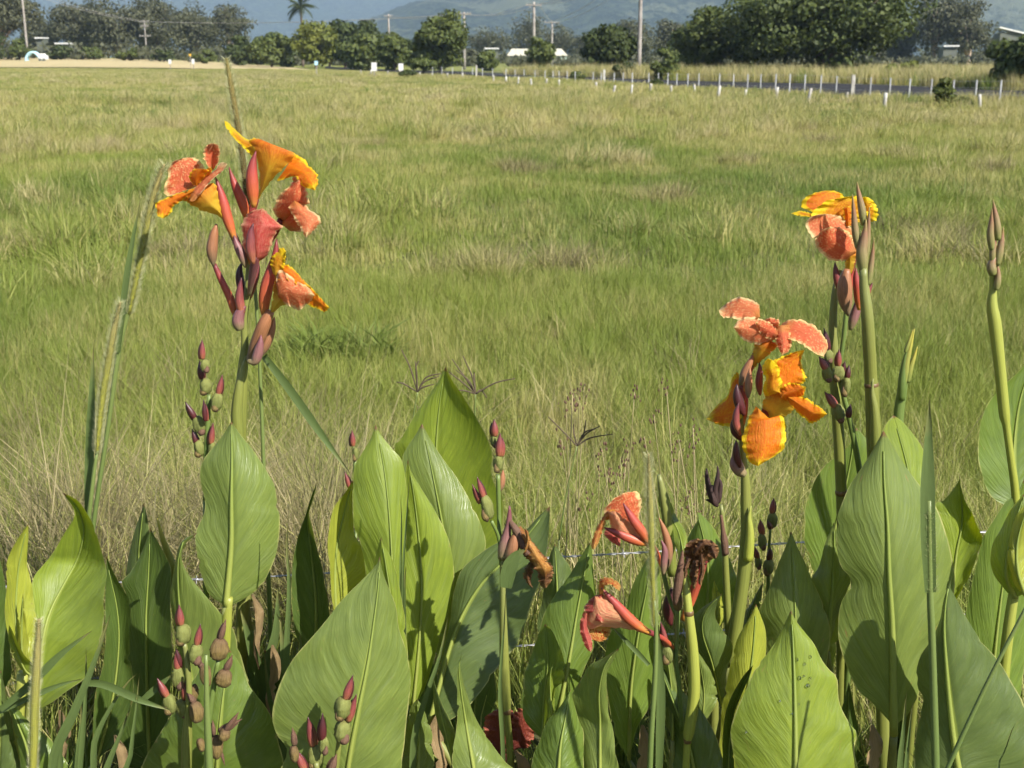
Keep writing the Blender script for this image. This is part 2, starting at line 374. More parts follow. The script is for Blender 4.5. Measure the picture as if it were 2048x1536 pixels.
grad_mat('seed_head', [(0.0, (0.30, 0.30, 0.035)), (0.5, (0.27, 0.27, 0.045)), (1.0, (0.30, 0.25, 0.10))], rough=0.8, var=0.6, bump=1.0, bscale=1200.0, nscale=200)
grad_mat('seed_head_brown', [(0.0, (0.05, 0.035, 0.012)), (0.6, (0.13, 0.10, 0.025)), (1.0, (0.27, 0.21, 0.06))], rough=0.8, var=0.6, bump=1.0, bscale=1200.0, nscale=200)
grad_mat('bristle', [(0.0, (0.34, 0.36, 0.12)), (1.0, (0.62, 0.60, 0.40))], rough=0.6, var=0.0, trans=0.4)
grad_mat('finger_spike', [(0.0, (0.10, 0.075, 0.045)), (1.0, (0.12, 0.085, 0.055))], rough=0.8, var=0.5, bump=1.0, bscale=1500)
grad_mat('dead_leaf', [(0.0, (0.22, 0.15, 0.07)), (0.5, (0.30, 0.21, 0.10)), (1.0, (0.17, 0.10, 0.05))], rough=0.75, var=0.6, trans=0.25, bump=0.9, nscale=40)

# ================================================================== the setting
def ground_mat(name, c1, c2, c3, s1, s2, soil=False):
    m, nt = newmat(name); geo = N(nt, 'ShaderNodeNewGeometry')
    mp = N(nt, 'ShaderNodeMapping'); nt.links.new(geo.outputs['Position'], mp.inputs['Vector']); mp.inputs['Scale'].default_value = (1, 0.45, 1)
    a = noise(nt, mp.outputs[0], s1, 5.0, 0.6); b = noise(nt, geo.outputs['Position'], s2, 4.0, 0.7)
    col = mix(nt, ramp(nt, a, 0.35, 0.65), c1, c2); col = mix(nt, math_(nt, 'MULTIPLY', ramp(nt, b, 0.45, 0.7), 0.7), col, c3)
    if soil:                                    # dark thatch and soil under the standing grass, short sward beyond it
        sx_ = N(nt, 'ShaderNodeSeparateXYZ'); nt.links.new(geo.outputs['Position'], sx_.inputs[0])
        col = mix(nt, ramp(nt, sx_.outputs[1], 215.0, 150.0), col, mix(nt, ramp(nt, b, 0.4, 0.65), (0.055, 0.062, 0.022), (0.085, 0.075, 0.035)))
    finish(nt, col, 0.9, 0.1, 0.0, None, b, 0.6, 0.05)
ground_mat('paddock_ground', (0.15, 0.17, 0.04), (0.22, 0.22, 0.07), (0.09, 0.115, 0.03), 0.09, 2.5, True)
ground_mat('hay_ground', (0.42, 0.34, 0.19), (0.36, 0.30, 0.16), (0.30, 0.26, 0.13), 0.2, 1.5)
ground_mat('road_surface', (0.026, 0.026, 0.028), (0.036, 0.035, 0.036), (0.02, 0.02, 0.022), 0.6, 9.0)

ys = np.concatenate([np.linspace(-20, 2, 6), np.linspace(2.3, 8, 20), np.geomspace(9, 400, 46), np.geomspace(460, 8500, 14)])
rs = np.linspace(-1, 1, 61)
v = []
for y in ys:
    hw = 30 + abs(y) * 0.95
    for r in rs: v.append((r * hw, y, float(zg(r * hw, y))))
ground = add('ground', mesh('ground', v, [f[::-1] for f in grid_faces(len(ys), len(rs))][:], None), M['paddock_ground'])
ground.data.flip_normals() if ground.data.polygons[0].normal.z < 0 else None
tag(ground, 'grassy paddock ground running back to the tree line', None, kind='structure')

def strip(name, near, far, mat, dz, label):
    n = 24; a = crv(near, n); b = crv(far, n); vv = []
    for i in range(n):
        for t in (0, 0.5, 1): p = a[i] * (1 - t) + b[i] * t; vv.append((p[0], p[1], float(zg(p[0], p[1])) + dz))
    o = add(name, mesh(name, vv, [f[::-1] for f in grid_faces(n, 3)]), mat)
    if o.data.polygons[0].normal.z < 0: o.data.flip_normals()
    return tag(o, label, None, kind='structure')
def gp(l): return [tuple(G(*p)[:2]) for p in l]
road_near = gp([(2300, 222), (2048, 208), (1850, 198), (1700, 190), (1500, 180), (1348, 173), (1150, 163), (950, 151), (800, 144), (650, 138)])
road_far = gp([(2300, 196), (2048, 184), (1850, 175), (1700, 169), (1500, 166), (1348, 162), (1150, 154), (950, 145), (800, 140), (650, 135)])
strip('road', road_near, road_far, M['road_surface'], 0.06, 'dark asphalt road running behind the wire fence')
hay = strip('hay_field', [(-150, 205), (-100, 205), (-62, 205), (-40, 200), (-30, 196)], [(-170, 296), (-112, 292), (-70, 280), (-50, 250), (-36, 215)], M['hay_ground'], 0.12, 'strip of pale dry mown grass at the far side of the paddock')

# ---------------------------------------------------------------- far hills
def hill_mat(name, c1, c2, c3, ps):
    m, nt = newmat(name); geo = N(nt, 'ShaderNodeNewGeometry')
    a = noise(nt, geo.outputs['Position'], 0.045, 5.0, 0.8); b = noise(nt, geo.outputs['Position'], ps, 3.0, 0.5)
    col = mix(nt, ramp(nt, a, 0.42, 0.6), c1, c2); b2 = math_(nt, 'ADD', b, math_(nt, 'MULTIPLY', math_(nt, 'SUBTRACT', a, .5), .5)); col = mix(nt, ramp(nt, b2, 0.57, 0.64), col, c3)
    finish(nt, col, 0.95, 0.05, 0.0, None, a, 1.0, 18.0)
hill_mat('hill_forest_near', (0.004, 0.010, 0.010), (0.045, 0.060, 0.036), (0.09, 0.10, 0.06), 0.0042)
hill_mat('hill_forest_far', (0.004, 0.010, 0.012), (0.05, 0.066, 0.05), (0.03, 0.05, 0.035), 0.003)
def hills(name, y0, depth, prof, mat, amp, seed, label):
    nx, ny = 260, 60; vv = []; r = np.random.default_rng(seed)
    px = np.linspace(-500, 2600, nx)
    ph = r.uniform(0, 6.3, 12); bump = r.normal(0, 1, (ny, nx))
    for j in range(ny):
        t = j / (ny - 1); Y = y0 + depth * t
        for i in range(nx):
            X = (px[i] - CX) / FPX * Y
            h = np.interp(px[i], [p[0] for p in prof], [p[1] for p in prof])
            k = math.sin(min(t * 1.25, 1) * math.pi / 2) ** 1.1
            wob = sum(math.sin(px[i] * f + ph[q] + t * g) * a for q, (f, g, a) in enumerate([(0.004, 2, .10), (0.011, 5, .07), (0.023, 9, .05), (0.05, 14, .03)]))
            z = FIELD - 2 + h * k * (1 + wob * (1 - 0.2 * t)) + amp * bump[j, i] * min(1, t * 4)
            vv.append((X, Y, z))
    return tag(add(name, mesh(name, vv, grid_faces(ny, nx)), mat), label, None, kind='structure')
hills('hills', 4300, 2200, [(-500, 520), (300, 420), (750, 330), (1100, 360), (2600, 560)], M['hill_forest_far'], 5, 3, 'blue forested mountain range far behind the paddock')
hills('hills', 2300, 1400, [(-500, 10), (500, 6), (600, 25), (740, 90), (860, 160), (1050, 215), (1300, 240), (1700, 260), (2100, 300), (2600, 330)], M['hill_forest_near'], 2.2, 5, 'nearer wooded hillside with pale green clearings')

# ---------------------------------------------------------------- trees
def foliage_mat(name, c1, c2, c3, tr=0.3):
    m, nt = newmat(name); geo = N(nt, 'ShaderNodeNewGeometry'); u, v, uv = uvsplit(nt)
    a = noise(nt, geo.outputs['Position'], 0.55, 3.0, 0.6)
    col = mix(nt, ramp(nt, a, 0.38, 0.66), c1, c2); col = mix(nt, math_(nt, 'MULTIPLY', u, 0.7), col, c3)
    finish(nt, col, 0.6, 0.25, tr)
foliage_mat('foliage_mid', (0.056, 0.080, 0.020), (0.090, 0.114, 0.030), (0.125, 0.145, 0.036))
foliage_mat('foliage_dark', (0.028, 0.042, 0.013), (0.047, 0.066, 0.018), (0.076, 0.096, 0.026))
foliage_mat('foliage_fig', (0.036, 0.054, 0.015), (0.064, 0.088, 0.022), (0.105, 0.128, 0.032))
foliage_mat('foliage_yellow', (0.10, 0.125, 0.024), (0.15, 0.165, 0.03), (0.17, 0.18, 0.035))
foliage_mat('foliage_grey', (0.060, 0.066, 0.036), (0.082, 0.088, 0.046), (0.11, 0.113, 0.062))
foliage_mat('foliage_palm', (0.045, 0.065, 0.03), (0.06, 0.085, 0.035), (0.09, 0.11, 0.05))
def bark_mat(name, c1, c2):
    m, nt = newmat(name); geo = N(nt, 'ShaderNodeNewGeometry'); a = noise(nt, geo.outputs['Position'], 2.2, 4.0)
    finish(nt, mix(nt, ramp(nt, a, 0.35, 0.65), c1, c2), 0.85, 0.15, 0.0, None, a, 0.6, 0.05)
bark_mat('bark_pale', (0.42, 0.32, 0.24), (0.24, 0.19, 0.15))
bark_mat('bark_dark', (0.09, 0.07, 0.055), (0.14, 0.11, 0.085))
bark_mat('pole_wood', (0.31, 0.285, 0.26), (0.22, 0.20, 0.18))
bark_mat('post_white', (0.46, 0.45, 0.41), (0.30, 0.28, 0.25))
bark_mat('post_steel', (0.42, 0.43, 0.44), (0.32, 0.32, 0.33))

def limb_tubes(parts, sides=6):
    V, F, U = [], [], []
    for pth in parts:
        v, f, uv = tube_geo(pth, sides, None, True); off = len(V); V += list(v); U += uv; F += [tuple(off + i for i in q) for q in f]
    return np.array(V), F, U
def tree(name, px, Y, top, wpx, mat, bark, label, seed, trunk=0.28, cat='tree', n=2600, leaf=0.30, group='trees along the far side of the paddock', squash=1.0, lobes=26, base=None, flat=0.0, hole=0.0):
    r = np.random.default_rng(seed)
    X = (px - CX) / FPX * Y; zb = float(zg(X, Y)); zt = P(px, top, Y)[2]; H = zt - zb; W = wpx / FPX * Y
    t = thing(name, (X, Y, zb - 0.05), label, cat, group)
    cb = H * trunk; ch = H - cb
    # crown: overlapping clumps of small leaf faces, gaps between them
    cl = []
    for i in range(lobes):
        for _ in range(30):
            q = r.uniform(-1, 1, 3)
            if np.linalg.norm(q) < 1 and np.linalg.norm(q) > 0.25: break
        wz = 1.0 - 0.30 * max(q[2], 0) ** 2 - 0.25 * max(-q[2], 0)
        c = np.array((q[0] * W * 0.40 * wz, q[1] * W * 0.36 * wz * squash, cb + ch * (0.5 + 0.42 * q[2]) + r.normal(0, .02) * H))
        c[:2] *= r.uniform(.82, 1.18); c[2] += r.normal(0, .035) * H
        cl.append((c, (0.13 + 0.09 * r.random()) * min(W, ch * 1.25)))
    k = max(8, n // lobes); V = []; U = []
    for c, s in cl:
        d = r.normal(0, 1, (k, 3)); d /= np.linalg.norm(d, axis=1)[:, None]
        rad = s * (0.45 + 0.6 * r.random(k) ** 0.6)
        p = c + d * rad[:, None] * np.array((1.15, 1.0, 0.72)); p[:, 2] = np.maximum(p[:, 2], cb * 0.55 if trunk > 0.1 else 0.02)
        nor = d + r.normal(0, 0.55, (k, 3)) + np.array((0, 0, 0.35)); nor /= np.linalg.norm(nor, axis=1)[:, None]
        a = np.cross(nor, r.normal(0, 1, (k, 3))); a /= np.linalg.norm(a, axis=1)[:, None]; b = np.cross(nor, a)
        sz = leaf * (0.6 + 0.8 * r.random(k))[:, None]; tone = r.random(k)
        for q in ((-1, -0.6), (1, -0.6), (0.75, 0.7), (-0.75, 0.7)):
            V.append(p + a * sz * q[0] * 0.5 + b * sz * q[1] * 0.5)
        U.append(tone)
    nl = len(cl); V = np.array(V).reshape(nl, 4, k, 3).transpose(0, 2, 1, 3).reshape(-1, 3)
    tone = np.repeat(np.array(U).ravel(), 4)
    F = np.arange(len(V)).reshape(-1, 4)
    add('crown', mesh('crown', V, F, np.stack([tone, tone], -1), False), M[mat], t)
    # trunk and limbs reaching into the clumps
    tr = H * 0.022 + W * 0.008
    parts = [[(0, 0, -0.1, tr * 1.25), (r.normal(0, .02) * H, 0, cb * 0.6, tr), (r.normal(0, .03) * H, 0, cb + ch * 0.35, tr * 0.65), (r.normal(0, .03) * H, 0, cb + ch * 0.72, tr * 0.2)]]
    for c, s in [cl[i] for i in r.choice(len(cl), min(10, len(cl)), replace=False)]:
        z0 = cb * (0.55 + 0.6 * r.random()); m_ = np.array((c[0] * 0.45, c[1] * 0.45, z0 + (c[2] - z0) * 0.62))
        parts.append([(0, 0, z0, tr * 0.6), (*m_, tr * 0.38), (*c, tr * 0.1)])
    v, f, uv = limb_tubes(parts)
    add('trunk', mesh('trunk', v, f, uv), M[bark], t)
    return t
EU = 'grey gum trees at the far side'
T = [
 ('gum_tree', 38, 262, -34, 140, 'foliage_grey', 'bark_pale', 'grey-green gum tree with pale forked limbs cut by the left picture edge', .34, 3000),
 ('gum_tree', 112, 330, 34, 70, 'foliage_grey', 'bark_pale', 'small grey gum tree just beyond the leftmost power pole', .2, 1500),
 ('gum_tree', 185, 322, 6, 105, 'foliage_grey', 'bark_pale', 'grey gum tree at the left end of the long gum grove', .18, 2400),
 ('gum_tree', 262, 318, -8, 130, 'foliage_grey', 'bark_pale', 'broad gum tree with a pale trunk, second in the long gum grove', .22, 2800),
 ('gum_tree', 345, 326, -6, 140, 'foliage_grey', 'bark_dark', 'tall dense gum tree behind the small lattice pole', .2, 2800),
 ('gum_tree', 415, 335, 12, 90, 'foliage_grey', 'bark_pale', 'gum tree to the right of the lattice pole with a pale trunk', .2, 2000),
 ('gum_tree', 478, 340, 9, 78, 'foliage_grey', 'bark_pale', 'thin round-headed gum tree at the right end of the gum grove', .25, 1500),
 ('tree', 498, 240, 74, 52, 'foliage_dark', 'bark_dark', 'small dark bushy tree in front of the thin gum', .1, 1300),
 ('tree', 558, 225, 65, 78, 'foliage_mid', 'bark_dark', 'bright green rounded tree left of the palm', .08, 2000),
 ('tree', 645, 222, 36, 78, 'foliage_yellow', 'bark_dark', 'yellowish green tree standing below the palm', .1, 2200),
 ('tree', 700, 236, 34, 72, 'foliage_dark', 'bark_dark', 'dark tree just right of the yellowish tree', .12, 2000),
 ('tree', 745, 246, 32, 54, 'foliage_dark', 'bark_dark', 'dark round-topped tree left of the short pole', .2, 1500),
 ('tree', 735, 205, 66, 74, 'foliage_mid', 'bark_dark', 'mid green bushy tree above the left white board', .06, 1900),
 ('tree', 797, 196, 64, 60, 'foliage_mid', 'bark_dark', 'bushy tree above the right white board', .06, 1700),
 ('tree', 884, 176, 17, 92, 'foliage_mid', 'bark_dark', 'tall billowing green tree left of the shed with a pale stem', .16, 3000),
 ('gum_tree', 985, 420, 55, 92, 'foliage_grey', 'bark_dark', 'low hazy grey tree behind the shed to its left', .15, 1400),
 ('gum_tree', 1058, 430, 33, 78, 'foliage_grey', 'bark_dark', 'hazy grey tree rising behind the shed roof', .15, 1400),
 ('gum_tree', 1118, 430, 46, 60, 'foliage_grey', 'bark_dark', 'hazy grey tree behind the right end of the shed', .15, 1200),
 ('tree', 1082, 168, 76, 52, 'foliage_mid', 'bark_dark', 'narrow young tree in front of the shed', .1, 1500),
 ('tree', 1212, 152, 45, 92, 'foliage_dark', 'bark_dark', 'dark rounded tree with yellow leaf sprays right of the shed', .08, 2800),
 ('gum_tree', 1262, 330, 33, 84, 'foliage_grey', 'bark_pale', 'pale grey gum tree behind the tall bare pole', .2, 1500),
 ('gum_tree', 1325, 335, 36, 74, 'foliage_grey', 'bark_pale', 'pale grey gum tree right of the tall bare pole', .2, 1400),
 ('tree', 1408, 137, 12, 128, 'foliage_mid', 'bark_dark', 'big leafy tree just left of the largest tree', .16, 4200),
 ('tree', 1625, 128, -75, 345, 'foliage_fig', 'bark_dark', 'largest spreading dark green tree beside the road', .12, 12000),
 ('gum_tree', 1772, 300, 40, 66, 'foliage_grey', 'bark_pale', 'thin grey gum tree right behind the largest tree', .2, 1300),
 ('gum_tree', 1838, 290, -22, 110, 'foliage_grey', 'bark_pale', 'tall open gum tree with a pale trunk at the upper right', .3, 1900),
 ('gum_tree', 1905, 285, -4, 100, 'foliage_grey', 'bark_pale', 'open grey gum tree in front of the sloping white roof', .25, 1700),
 ('gum_tree', 1975, 300, 62, 90, 'foliage_grey', 'bark_dark', 'low grey tree under the sloping white roof', .15, 1400),
 ('tree', 2050, 88, 56, 180, 'foliage_fig', 'bark_dark', 'dense green tree cut by the right picture edge', .02, 4500),
 ('tree', 532, 250, 88, 60, 'foliage_dark', 'bark_dark', 'dark bushy tree filling the gap right of the thin gum', .05, 1300),
 ('tree', 598, 262, 78, 56, 'foliage_mid', 'bark_dark', 'hazy green tree between the rounded tree and the palm', .05, 1200),
 ('tree', 672, 262, 58, 60, 'foliage_dark', 'bark_dark', 'dark tree filling the gap behind the yellowish tree', .05, 1200),
 ('tree', 768, 262, 74, 60, 'foliage_dark', 'bark_dark', 'dark low tree behind the gap between the two bushy trees', .05, 1200),
 ('tree', 838, 258, 82, 66, 'foliage_mid', 'bark_dark', 'mid green low tree left of the billowing tree', .05, 1200),
 ('tree', 935, 280, 92, 60, 'foliage_grey', 'bark_dark', 'hazy low tree at the foot of the pale pole', .05, 1000),
 ('gum_tree', 1168, 400, 62, 70, 'foliage_grey', 'bark_dark', 'hazy grey tree left of the dark rounded tree', .1, 1300),
 ('tree', 1352, 240, 70, 60, 'foliage_mid', 'bark_dark', 'green tree in the gap right of the loose bush', .05, 1200),
 ('tree', 1480, 150, 40, 90, 'foliage_dark', 'bark_dark', 'dark tree joining the big leafy tree to the largest tree', .08, 2200),
 ('gum_tree', 1745, 330, 70, 80, 'foliage_grey', 'bark_dark', 'low grey tree just right of the largest tree', .1, 1300),
]
for i, (nm, px, Y, top, w, fm, bk, lab, tk, n) in enumerate(T):
    big = n > 9000; gum = nm == 'gum_tree'; n = int(n * (2.9 if gum else 2.6)); w = w * (1.22 if gum else 1.12); tk = tk * .7
    tree(nm, px, Y, top, w, fm, bk, lab, 100 + i, tk, 'tree', n, (0.36 if Y < 140 else 0.40 if Y < 200 else 0.50) * (0.95 if big else 1), EU if nm == 'gum_tree' else 'green trees along the road', lobes=(110 if big else 60 if n > 5500 else 44 if n > 3600 else 30))
S = [(18, 250, 58, 70, 'foliage_dark', 'dark shrub under the leftmost gum tree'), (72, 256, 72, 60, 'foliage_mid', 'green shrub left of the leftmost power pole'),
 (150, 262, 88, 60, 'foliage_dark', 'low dark shrub right of the leftmost power pole'), (215, 266, 92, 56, 'foliage_mid', 'low green shrub below the gum grove, nearest the pole'),
 (285, 262, 95, 60, 'foliage_mid', 'low green shrub below the middle of the gum grove'), (350, 258, 98, 56, 'foliage_dark', 'low dark shrub at the foot of the tallest gums'),
 (430, 250, 100, 60, 'foliage_mid', 'low green shrub at the right foot of the gum grove'), (590, 236, 100, 46, 'foliage_dark', 'small dark shrub left of the palm foot'),
 (972, 196, 99, 82, 'foliage_mid', 'rounded green hedge bush left of the shed'), (852, 160, 112, 60, 'foliage_mid', 'grey-green shrub at the foot of the billowing tree'),
 (823, 128, 138, 34, 'foliage_dark', 'small low bush beside the right white board'), (1245, 128, 124, 58, 'foliage_dark', 'dark bush at the foot of the rounded tree'),
 (1322, 120, 93, 66, 'foliage_mid', 'loose green bush below the tall bare pole'), (1305, 92, 158, 30, 'foliage_dark', 'tiny bush among the fence posts below the tall pole'),
 (1868, 54, 150, 46, 'foliage_mid', 'thin young sapling growing against the fence'), (1780, 110, 118, 90, 'foliage_yellow', 'yellow-green bush at the right foot of the largest tree'),
 (1150, 118, 142, 40, 'foliage_mid', 'small bush in the fence line right of the young tree'), (1905, 54, 192, 60, 'foliage_mid', 'low leafy weed clump at the fence below the sapling')]
for i, (px, Y, top, w, fm, lab) in enumerate(S):
    tree('shrub', px, Y, top, w, fm, 'bark_dark', lab, 300 + i, 0.03, 'shrub', 1500, 0.16 if Y < 60 else 0.26 if Y < 130 else 0.42, 'shrubs along the far fence', lobes=16)

# scrub filling the far side: a mass nobody could count
r = np.random.default_rng(55); V = []; tone = []
for i in range(640):
    px = r.uniform(-250, 2300); Y = r.uniform(345, 400) if i < 420 else r.uniform(255, 300); X = (px - CX) / FPX * Y; z0 = float(zg(X, Y)); hh = r.uniform(2.0, 6.5) * (1.25 if px < 560 else .8) * (1 if i < 420 else .5); c = np.array((X, Y, z0 + hh * .5)); k = 60
    d = r.normal(0, 1, (k, 3)); d /= np.linalg.norm(d, axis=1)[:, None]; q = c + d * (np.array((2.6, 2.0, hh * .5)) * (.6 + .5 * r.random((k, 1)))); q[:, 2] = np.maximum(q[:, 2], z0 + .2)
    a = r.normal(0, 1, (k, 3)); a /= np.linalg.norm(a, axis=1)[:, None]; b = np.cross(a, d); b /= np.linalg.norm(b, axis=1)[:, None] + 1e-9; sz = r.uniform(.4, .9, (k, 1))
    V.append(np.stack([q - a * sz * .5 - b * sz * .4, q + a * sz * .5 - b * sz * .4, q + a * sz * .4 + b * sz * .45, q - a * sz * .4 + b * sz * .45], 1).reshape(-1, 3)); tone.append(np.repeat(r.random(k), 4))
V = np.concatenate(V); tone = np.concatenate(tone)
tag(add('far_scrub', mesh('far_scrub', V, np.arange(len(V)).reshape(-1, 4), np.stack([tone, tone], -1), False), M['foliage_grey']), 'hazy grey-green scrub massed behind the distant trees', 'scrub', kind='stuff')
# palm
pt = thing('palm_tree', ((619 - CX) / FPX * 246, 246, FIELD), 'tall feathery palm rising above the yellowish tree', 'palm')
H = P(619, 12, 246)[2] - FIELD
v, f, uv = tube_geo([(0, 0, -0.1, 0.3), (0.15, 0, H * .5, 0.22), (0, 0, H, 0.17)], 8, None, True); add('trunk', mesh('trunk', v, f, uv), M['bark_dark'], pt)
r = np.random.default_rng(4)
fr_meshes = []
for s in range(5):
    V, F = [], []
    Lf = 2.6 + 0.3 * s
    for k in range(26):
        t = k / 25; x = Lf * (t - 0.12 * t * t); z = 0.9 * t - (1.3 + 0.25 * s) * t * t
        for sd in (-1, 1):
            ln = 1.0 * math.sin(math.pi * (0.12 + 0.85 * t)) + 0.15; o = len(V)
            V += [(x, 0, z), (x + 0.13, 0, z), (x + ln * .45 + r.normal(0, .04), sd * ln * .7, z - ln * 0.55 + r.normal(0, .05))]; F.append((o, o + 1, o + 2))
    tone = r.random(len(V)); fr_meshes.append(mesh('frond', V, F, np.stack([tone, tone], -1), False))
for me in fr_meshes: me.materials.append(M['foliage_palm'])
for k in range(24):
    o = bpy.data.objects.new('frond', fr_meshes[k % 5]); COL.objects.link(o); o.parent = pt; o.location = (0, 0, H)
    o.rotation_euler = (0, r.uniform(-0.75, 0.55), k * 2.4 + r.normal(0, .2))

# ---------------------------------------------------------------- fences
def bx(V, F, c, s, rot=None):
    o = len(V)
    q = np.array([(x, y, z) for x in (-.5, .5) for y in (-.5, .5) for z in (-.5, .5)]) * s
    if rot is not None: q = q @ np.array(rot).T
    V += [tuple(a) for a in q + np.array(c)]
    F += [tuple(o + i for i in t) for t in ((0, 1, 3, 2), (4, 6, 7, 5), (0, 4, 5, 1), (2, 3, 7, 6), (0, 2, 6, 4), (1, 5, 7, 3))]
def boxes(name, parent, mat, lst, rot=None):
    V, F = [], []
    for c, s in lst: bx(V, F, c, s, rot)
    return add(name, mesh(name, V, F, None, False), mat, parent)
posts = [(2165, 219, 164), (2105, 216, 162), (2050, 213, 161), (1998, 210, 160), (1949, 210, 160), (1904, 208, 160), (1860, 206, 158), (1817, 203, 157), (1778, 200, 156), (1739, 198, 155), (1671, 196, 152), (1640, 195, 150),
 (1608, 193, 149), (1578, 191, 148), (1550, 190, 148), (1520, 189, 148), (1494, 187, 148), (1466, 184, 148), (1438, 182, 147), (1397, 178, 147), (1375, 177, 147), (1353, 176, 147),
 (1335, 175, 146), (1316, 174, 146), (1297, 172, 146), (1264, 172, 145), (1246, 171, 145), (1228, 170, 145), (1202, 169, 145), (1186, 168, 144), (1150, 166, 143), (1134, 165, 142), (1118, 164, 142),
 (1106, 163, 142), (1090, 162, 141), (1070, 161, 140), (1048, 160, 139), (1030, 158, 139), (1012, 157, 138), (985, 155, 137), (965, 154, 136), (945, 153, 136), (925, 152, 135), (905, 151, 135), (884, 150, 134), (865, 149, 134), (845, 148, 134)]
p0 = G(1998, 210)
rf = thing('wire_fence', (p0[0], p0[1], FIELD), 'long wire fence of slim steel posts in front of the road', 'fence')
tops = []
pm = None
for k, (px, yb, yt) in enumerate(posts + [(1704, 197, 151), (1208, 170, 140), (953, 154, 131)]):
    g = G(px, yb); g[2] = float(zg(g[0], g[1])); h = P(px, yt, g[1])[2] - g[2]
    fat = k >= len(posts)
    V, F = [], []
    if fat: bx(V, F, (0, 0, h / 2), (0.17, 0.17, h)); bx(V, F, (0, 0, h + .02), (0.14, 0.14, .05))
    else:
        for a in (0, 2.094, 4.189): bx(V, F, (0.018 * math.cos(a), 0.018 * math.sin(a), h / 2), (0.05, 0.012, h), np.array(((math.cos(a), -math.sin(a), 0), (math.sin(a), math.cos(a), 0), (0, 0, 1))))
    o = add('post', mesh('post', V, F, None, False), M['post_white'] if fat else M['post_steel'], rf, Vector(g) - rf.location)
    if fat: o['label'] = 'thick white timber strainer post'
    else: tops.append((g[0], g[1], g[2], h))
for fr in (0.95, 0.68, 0.4):
    v, f, uv = tube_geo([(a[0] - p0[0], a[1] - p0[1], a[2] - FIELD + a[3] * fr, 0.0045) for a in tops], 4, len(tops) * 2, True)
    add('wire', mesh('wire', v, f, uv), M['post_steel'], rf)
old = [(1960, 220, 190, -.12), (1768, 218, 187, .05), (1692, 203, 185, .1), (1615, 207, 178, .18), (1550, 208, 176, .1), (1490, 205, 180, .02), (1436, 197, 172, .1), (1389, 190, 170, -.05), (1342, 190, 172, 0), (1300, 188, 168, .08), (1262, 190, 170, .1),
 (1226, 190, 172, .2), (1192, 179, 165, 0), (1118, 176, 160, 0), (1092, 173, 158, .1), (1063, 175, 158, -.1), (1036, 172, 154, .05), (1012, 168, 154, 0), (987, 166, 151, 0), (925, 158, 146, 0), (895, 157, 146, 0), (865, 155, 145, 0), (840, 154, 145, 0), (800, 152, 142, 0), (776, 151, 142, 0), (742, 150, 140, 0), (722, 149, 140, 0)]
p0 = G(1960, 220)
of = thing('post_row', (p0[0], p0[1], FIELD), 'row of short weathered white timber posts leaning in the paddock grass', 'fence')
for k, (px, yb, yt, ln) in enumerate(old):
    g = G(px, yb); g[2] = float(zg(g[0], g[1])); h = (P(px, yt, g[1])[2] - g[2]) * 1.05
    w = 0.15 * (1 + 0.15 * math.sin(k * 2.3))
    v, f, uv = tube_geo([(0, 0, -0.05, w * .55), (h * ln * .5, 0, h * .5, w * .5), (h * ln, 0, h, w * .45)], 6, 4, True)
    add('post', mesh('post', v, f, uv), M['post_white'], of, Vector(g) - of.location)

# ---------------------------------------------------------------- poles, boards, shed
def pole(px, Y, top, w, arms, label, base=None):
    X = (px - CX) / FPX * Y; z0 = float(zg(X, Y)); h = P(px, top, Y)[2] - z0
    t = thing('power_pole', (X, Y, z0), label, 'power pole', 'power poles behind the paddock')
    v, f, uv = tube_geo([(0, 0, -0.1, w * .6), (0, 0, h * .5, w * .52), (0, 0, h, w * .42)], 8, 5, True); add('pole', mesh('pole', v, f, uv), M['pole_wood'], t)
    for dz, half in arms:
        boxes('crossarm', t, M['pole_wood'], [((0, -w * .6, h - dz), (half * 2, 0.14, 0.16))])
        for s in (-.92, -.5, .5, .92):
            v, f, uv = tube_geo([(half * s, -w * .6, h - dz + .08, .05), (half * s, -w * .6, h - dz + .2, .075), (half * s, -w * .6, h - dz + .34, .03)], 6, 4, True)
            add('insulator', mesh('insulator', v, f, uv), M['post_white'], t)
    return t, (X, Y, z0 + h)
tips = []
for a in [(88, 255, -25, .42, [(1.6, 1.4)], 'tall grey power pole at the left behind the dry strip'),
          (318, 300, 40, .30, [(.4, 1.1), (1.4, .9), (3.6, 1.3)], 'slim pale pole with three short crossarms against the gum grove'),
          (787, 300, 28, .50, [(.5, 1.0)], 'short pole rising behind the dark round-topped tree'),
          (932, 215, 24, .42, [(.3, 1.2)], 'pale power pole right of the billowing tree'),
          (1066, 205, 4, .46, [(.5, 1.25)], 'power pole with a wide crossarm in front of the shed'),
          (1101, 260, 42, .40, [(.3, 1.5)], 'shorter power pole with a bright crossarm right of the shed pole'),
          (1270, 150, -60, .46, [(2.0, 1.1)], 'tallest bare pole cut by the top of the picture')]:
    tips.append(pole(*a)[1])
wl_ = thing('power_lines', tips[0], 'thin sagging overhead wires strung between the distant power poles', 'power lines')
pairs = [(0, 1), (1, 3), (3, 4), (2, 3), (4, 6), (5, 6), (4, 5)]
for a, b in pairs:
    for off in (-0.9, 0.9):
        A = np.array(tips[a]); B = np.array(tips[b]); q = []
        for t in np.linspace(0, 1, 9): p = A * (1 - t) + B * t; q.append((p[0] - tips[0][0] + off, p[1] - tips[0][1], p[2] - tips[0][2] - .35 - 2.2 * 4 * t * (1 - t) * .35, 0.028))
        v, f, uv = tube_geo(q, 4, 12, True); add('wire', mesh('wire', v, f, uv), M['post_white'], wl_)
def plain(name, c, rough=0.6, metal=0.0):
    m, nt = newmat(name); geo = N(nt, 'ShaderNodeNewGeometry'); a = noise(nt, geo.outputs['Position'], 1.3, 4.0)
    finish(nt, mix(nt, ramp(nt, a, 0.4, 0.7), c, tuple(x * 0.82 for x in c)), rough, 0.3)
